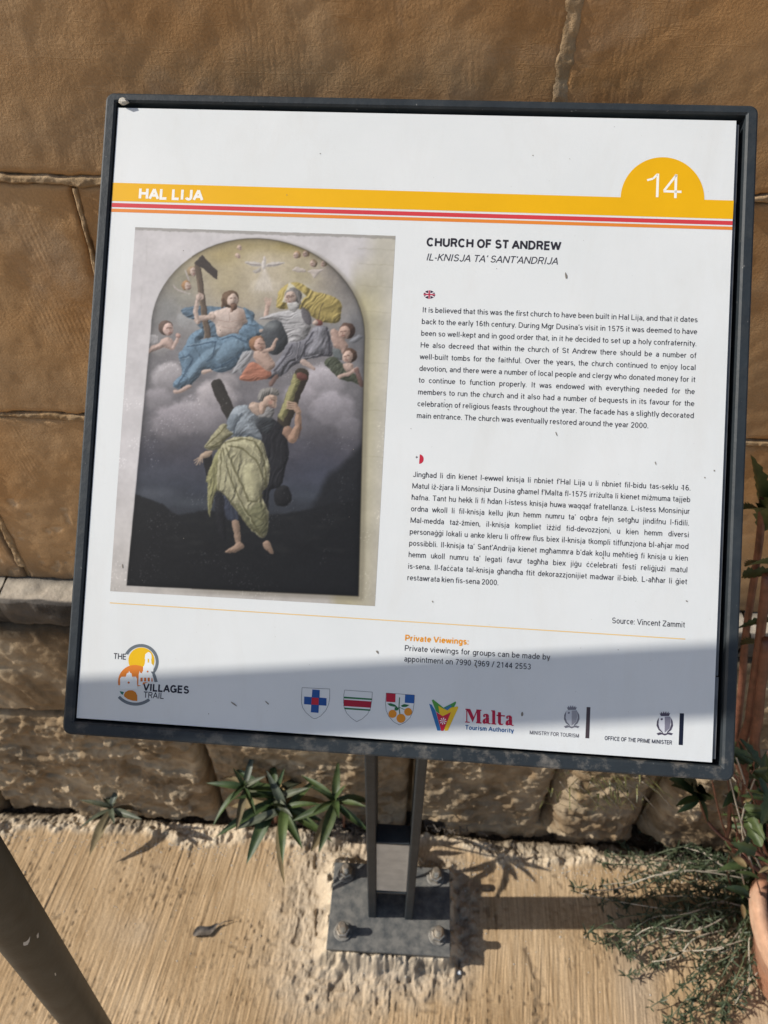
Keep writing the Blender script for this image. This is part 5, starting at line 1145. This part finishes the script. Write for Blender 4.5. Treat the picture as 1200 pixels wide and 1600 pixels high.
for i, (ex, ey) in enumerate(ends + ends[::2]):
    ex += r.uniform(-14, 14); ey += r.uniform(-14, 14); e = on(2, 0, ex, ey); st = on(2, 0, 1160 + r.uniform(-15, 25), 1395 + r.uniform(-40, 50) + (40 if ey > 1500 else 0))
    e = Vector(e); st = Vector(st); e.z = r.uniform(.006, .040); st.z = r.uniform(.01, .08)
    mid = st.lerp(e, .5) + Vector((r.uniform(-.03, .03), r.uniform(-.035, .035), r.uniform(.015, .06))); q3 = st.lerp(e, .78) + Vector((r.uniform(-.015, .015), r.uniform(-.015, .015), r.uniform(0, .03)))
    P_ = [st, mid, q3, e]; so = stem(hb_, P_, .0014, .0007, M_stemp if i % 3 == 0 else M_herb)
    curve = []
    for a in range(3):
        p0, p1, p2, p3 = P_[max(a - 1, 0)], P_[a], P_[a + 1], P_[min(a + 2, 3)]
        for j in range(9):
            t = j / 9; curve.append(.5 * ((2 * p1) + (-p0 + p2) * t + (2 * p0 - 5 * p1 + 4 * p2 - p3) * t * t + (-p0 + 3 * p1 - 3 * p2 + p3) * t ** 3))
    for j, c in enumerate(curve + [e] * 4):
        if r.random() < (.5 if j < 5 else .22): continue
        for k in range(r.choice([1, 2, 3]) if j < len(curve) else 2):
            a = r.uniform(0, 6.28); el = r.uniform(-.3, 1.0); add_small_leaf(c, (math.cos(a) * math.cos(el), math.sin(a) * math.cos(el), math.sin(el)), r.uniform(.010, .021), r.uniform(.0026, .0042), r.uniform(-1, 1))
o = mesh_obj('foliage', HV, HF, M_herb, hb_); o['kind'] = 'stuff'
# thin weeds rooted between the rubble stones, seen just under the board
wd = empty('wall_weed', W_(960, 1245, .66), 'fine yellow-green weeds growing from the rubble joint below the board', 'weed', 'weeds rooted where the wall meets the pavement')
GV = MB(); r = random.Random(31)
for k in range(150):
    x = r.gauss(950, 55); b = Vector(W_(x, r.uniform(1205, 1262), .648)); a = r.uniform(0, 6.28)
    d = Vector((math.cos(a), -.4 + .3 * math.sin(a), r.uniform(-.4, .9))).normalized(); L = r.uniform(.015, .04); s_ = d.cross(Vector((0, 1, .2))).normalized() * .0014
    b -= wd.location; GV.add([b - s_, b + s_, b + d * L * .6 + s_ * .8 + Vector((0, 0, -.002)), b + d * L + Vector((0, 0, -.008)), b + d * L * .6 - s_ * .8 + Vector((0, 0, -.002))], [(0, 1, 2, 3, 4)])
o = GV.obj('foliage', mat_leaf('weed_leaf', (.09, .10, .04), (.17, .17, .07)), wd); o['kind'] = 'stuff'
for k in range(6):
    x = 880 + k * 28; stem(wd, [W_(x + 30, 1262, .665), W_(x + 8, 1238, .65), W_(x - 12 + r.uniform(-8, 8), 1222, .64)], .0012, .0007, M_stemp)
# dark dry roots and litter in the corner behind the posts
def litter(name, cx, y, n, spread, label, mat, z=.01):
    c = on(2, z, cx, y); root_ = Vector((c[0], c[1], 0)); GV = MB(); r = random.Random(int(cx))
    for k in range(n):
        p = Vector((r.gauss(0, spread), r.gauss(0, spread * .35), 0)); p.z = .004 + abs(r.gauss(0, .012)) - min(0, 0)
        a = r.uniform(0, 6.28); d = Vector((math.cos(a), math.sin(a), r.uniform(-.3, .8))); L = r.uniform(.006, .022)
        GV.tube([p, p + d * L * .5 + Vector((0, 0, .002)), p + d * L], [.0010, .0008, .0004], 4, False)
    o = GV.obj(name, mat); o.location = root_; tag(o, label, 'debris', None, 'stuff')
litter('dry_litter', 700, 1285, 420, .030, 'dark dry roots and leaf litter in the wall corner right of the sign posts', M_dry, .0)
litter('dry_litter', 540, 1290, 420, .040, 'dark leaf litter between the green weed and the sign posts', M_dry, .0)
litter('dry_litter', 1090, 1330, 260, .05, 'dry twigs heaped under the plant stems at the right', M_dry, .0)
# curled dead leaf
c = on(2, .0, 328, 1455)
v, f = leaf_mesh(.052, .017, .9, -.1, 0, 10)
v = [(x, y + .003 * math.sin(x * 150), z + .003 * math.sin(x * 120)) for x, y, z in v]
n = len(v); tv = Vector((.052, 0, .002)); mbl = MB(); mbl.add(v, f); mbl.tube([(.050, 0, .004), (.062, .002, .006), (.078, -.001, .003)], [.0011, .0009, .0007], 6)
o = mbl.obj('dead_leaf', M_dry, None, True); o.location = (c[0] - .030, c[1] - .010, gz(c[0], c[1]) + .003); o.rotation_euler = (rad(12), 0, rad(24)); tag(o, 'curled dry brown leaf lying on the sunlit pavement left of the base plate', 'leaf')
def pebble(p, rr, label, m, seed, name='pebble'):
    r = np.random.RandomState(seed); mb = MB(); v = []; f = []; n = 8
    for i in range(1, 5):
        for k in range(n):
            a = 2 * math.pi * k / n; b = math.pi * i / 5; q = rr * (.8 + .35 * r.rand()); v.append((q * math.sin(b) * math.cos(a) * 1.15, q * math.sin(b) * math.sin(a), q * .75 * math.cos(b)))
    v += [(0, 0, rr * .75), (0, 0, -rr * .7)]
    for i in range(3):
        for k in range(n): f.append((i * n + k, (i + 1) * n + k, (i + 1) * n + (k + 1) % n, i * n + (k + 1) % n))
    for k in range(n): f.append((32, k, (k + 1) % n)); f.append((33, 24 + (k + 1) % n, 24 + k))
    o = mesh_obj(name, v, f, m, None, False); o.location = p; return tag(o, label, name.replace('_', ' '))
c = on(2, .0, 717, 1521); pebble((c[0], c[1], gz(c[0], c[1]) + .002), .0042, 'tiny whitish pebble on the pavement right below the base plate', M_panel, 1)
c = on(2, .0, 1003, 1562)
fc_ = O + U * (-.2445) + V * .2545 + Nn * .003
pebble(tuple(fc_), .0040, 'small grey crumb of mortar lodged on the frame at its top left corner', M_peb, 2, 'mortar_crumb')
# loose grit along the fillet
r = random.Random(77); GV = MB()
for k in range(900):
    x = r.uniform(-.85, .75); y = .625 - abs(r.gauss(0, .012)) if r.random() < .7 else r.uniform(.40, .64)
    if plate_dist(np.array(x), np.array(y)) < .004: continue
    z = gz(x, y); q = r.uniform(.0006, .0019) * (1.5 if r.random() < .06 else 1)
    GV.add([(x - q, y - q, z - q * .3), (x + q, y - q * .8, z - q * .3), (x + q * .7, y + q, z - q * .3), (x - q * .8, y + q, z - q * .3), (x, y, z + q)], [(0, 1, 4), (1, 2, 4), (2, 3, 4), (3, 0, 4)])
o = GV.obj('grit', M_peb); tag(o, 'fine pale grit and crumbs scattered over the concrete near the wall', 'grit', None, 'stuff')
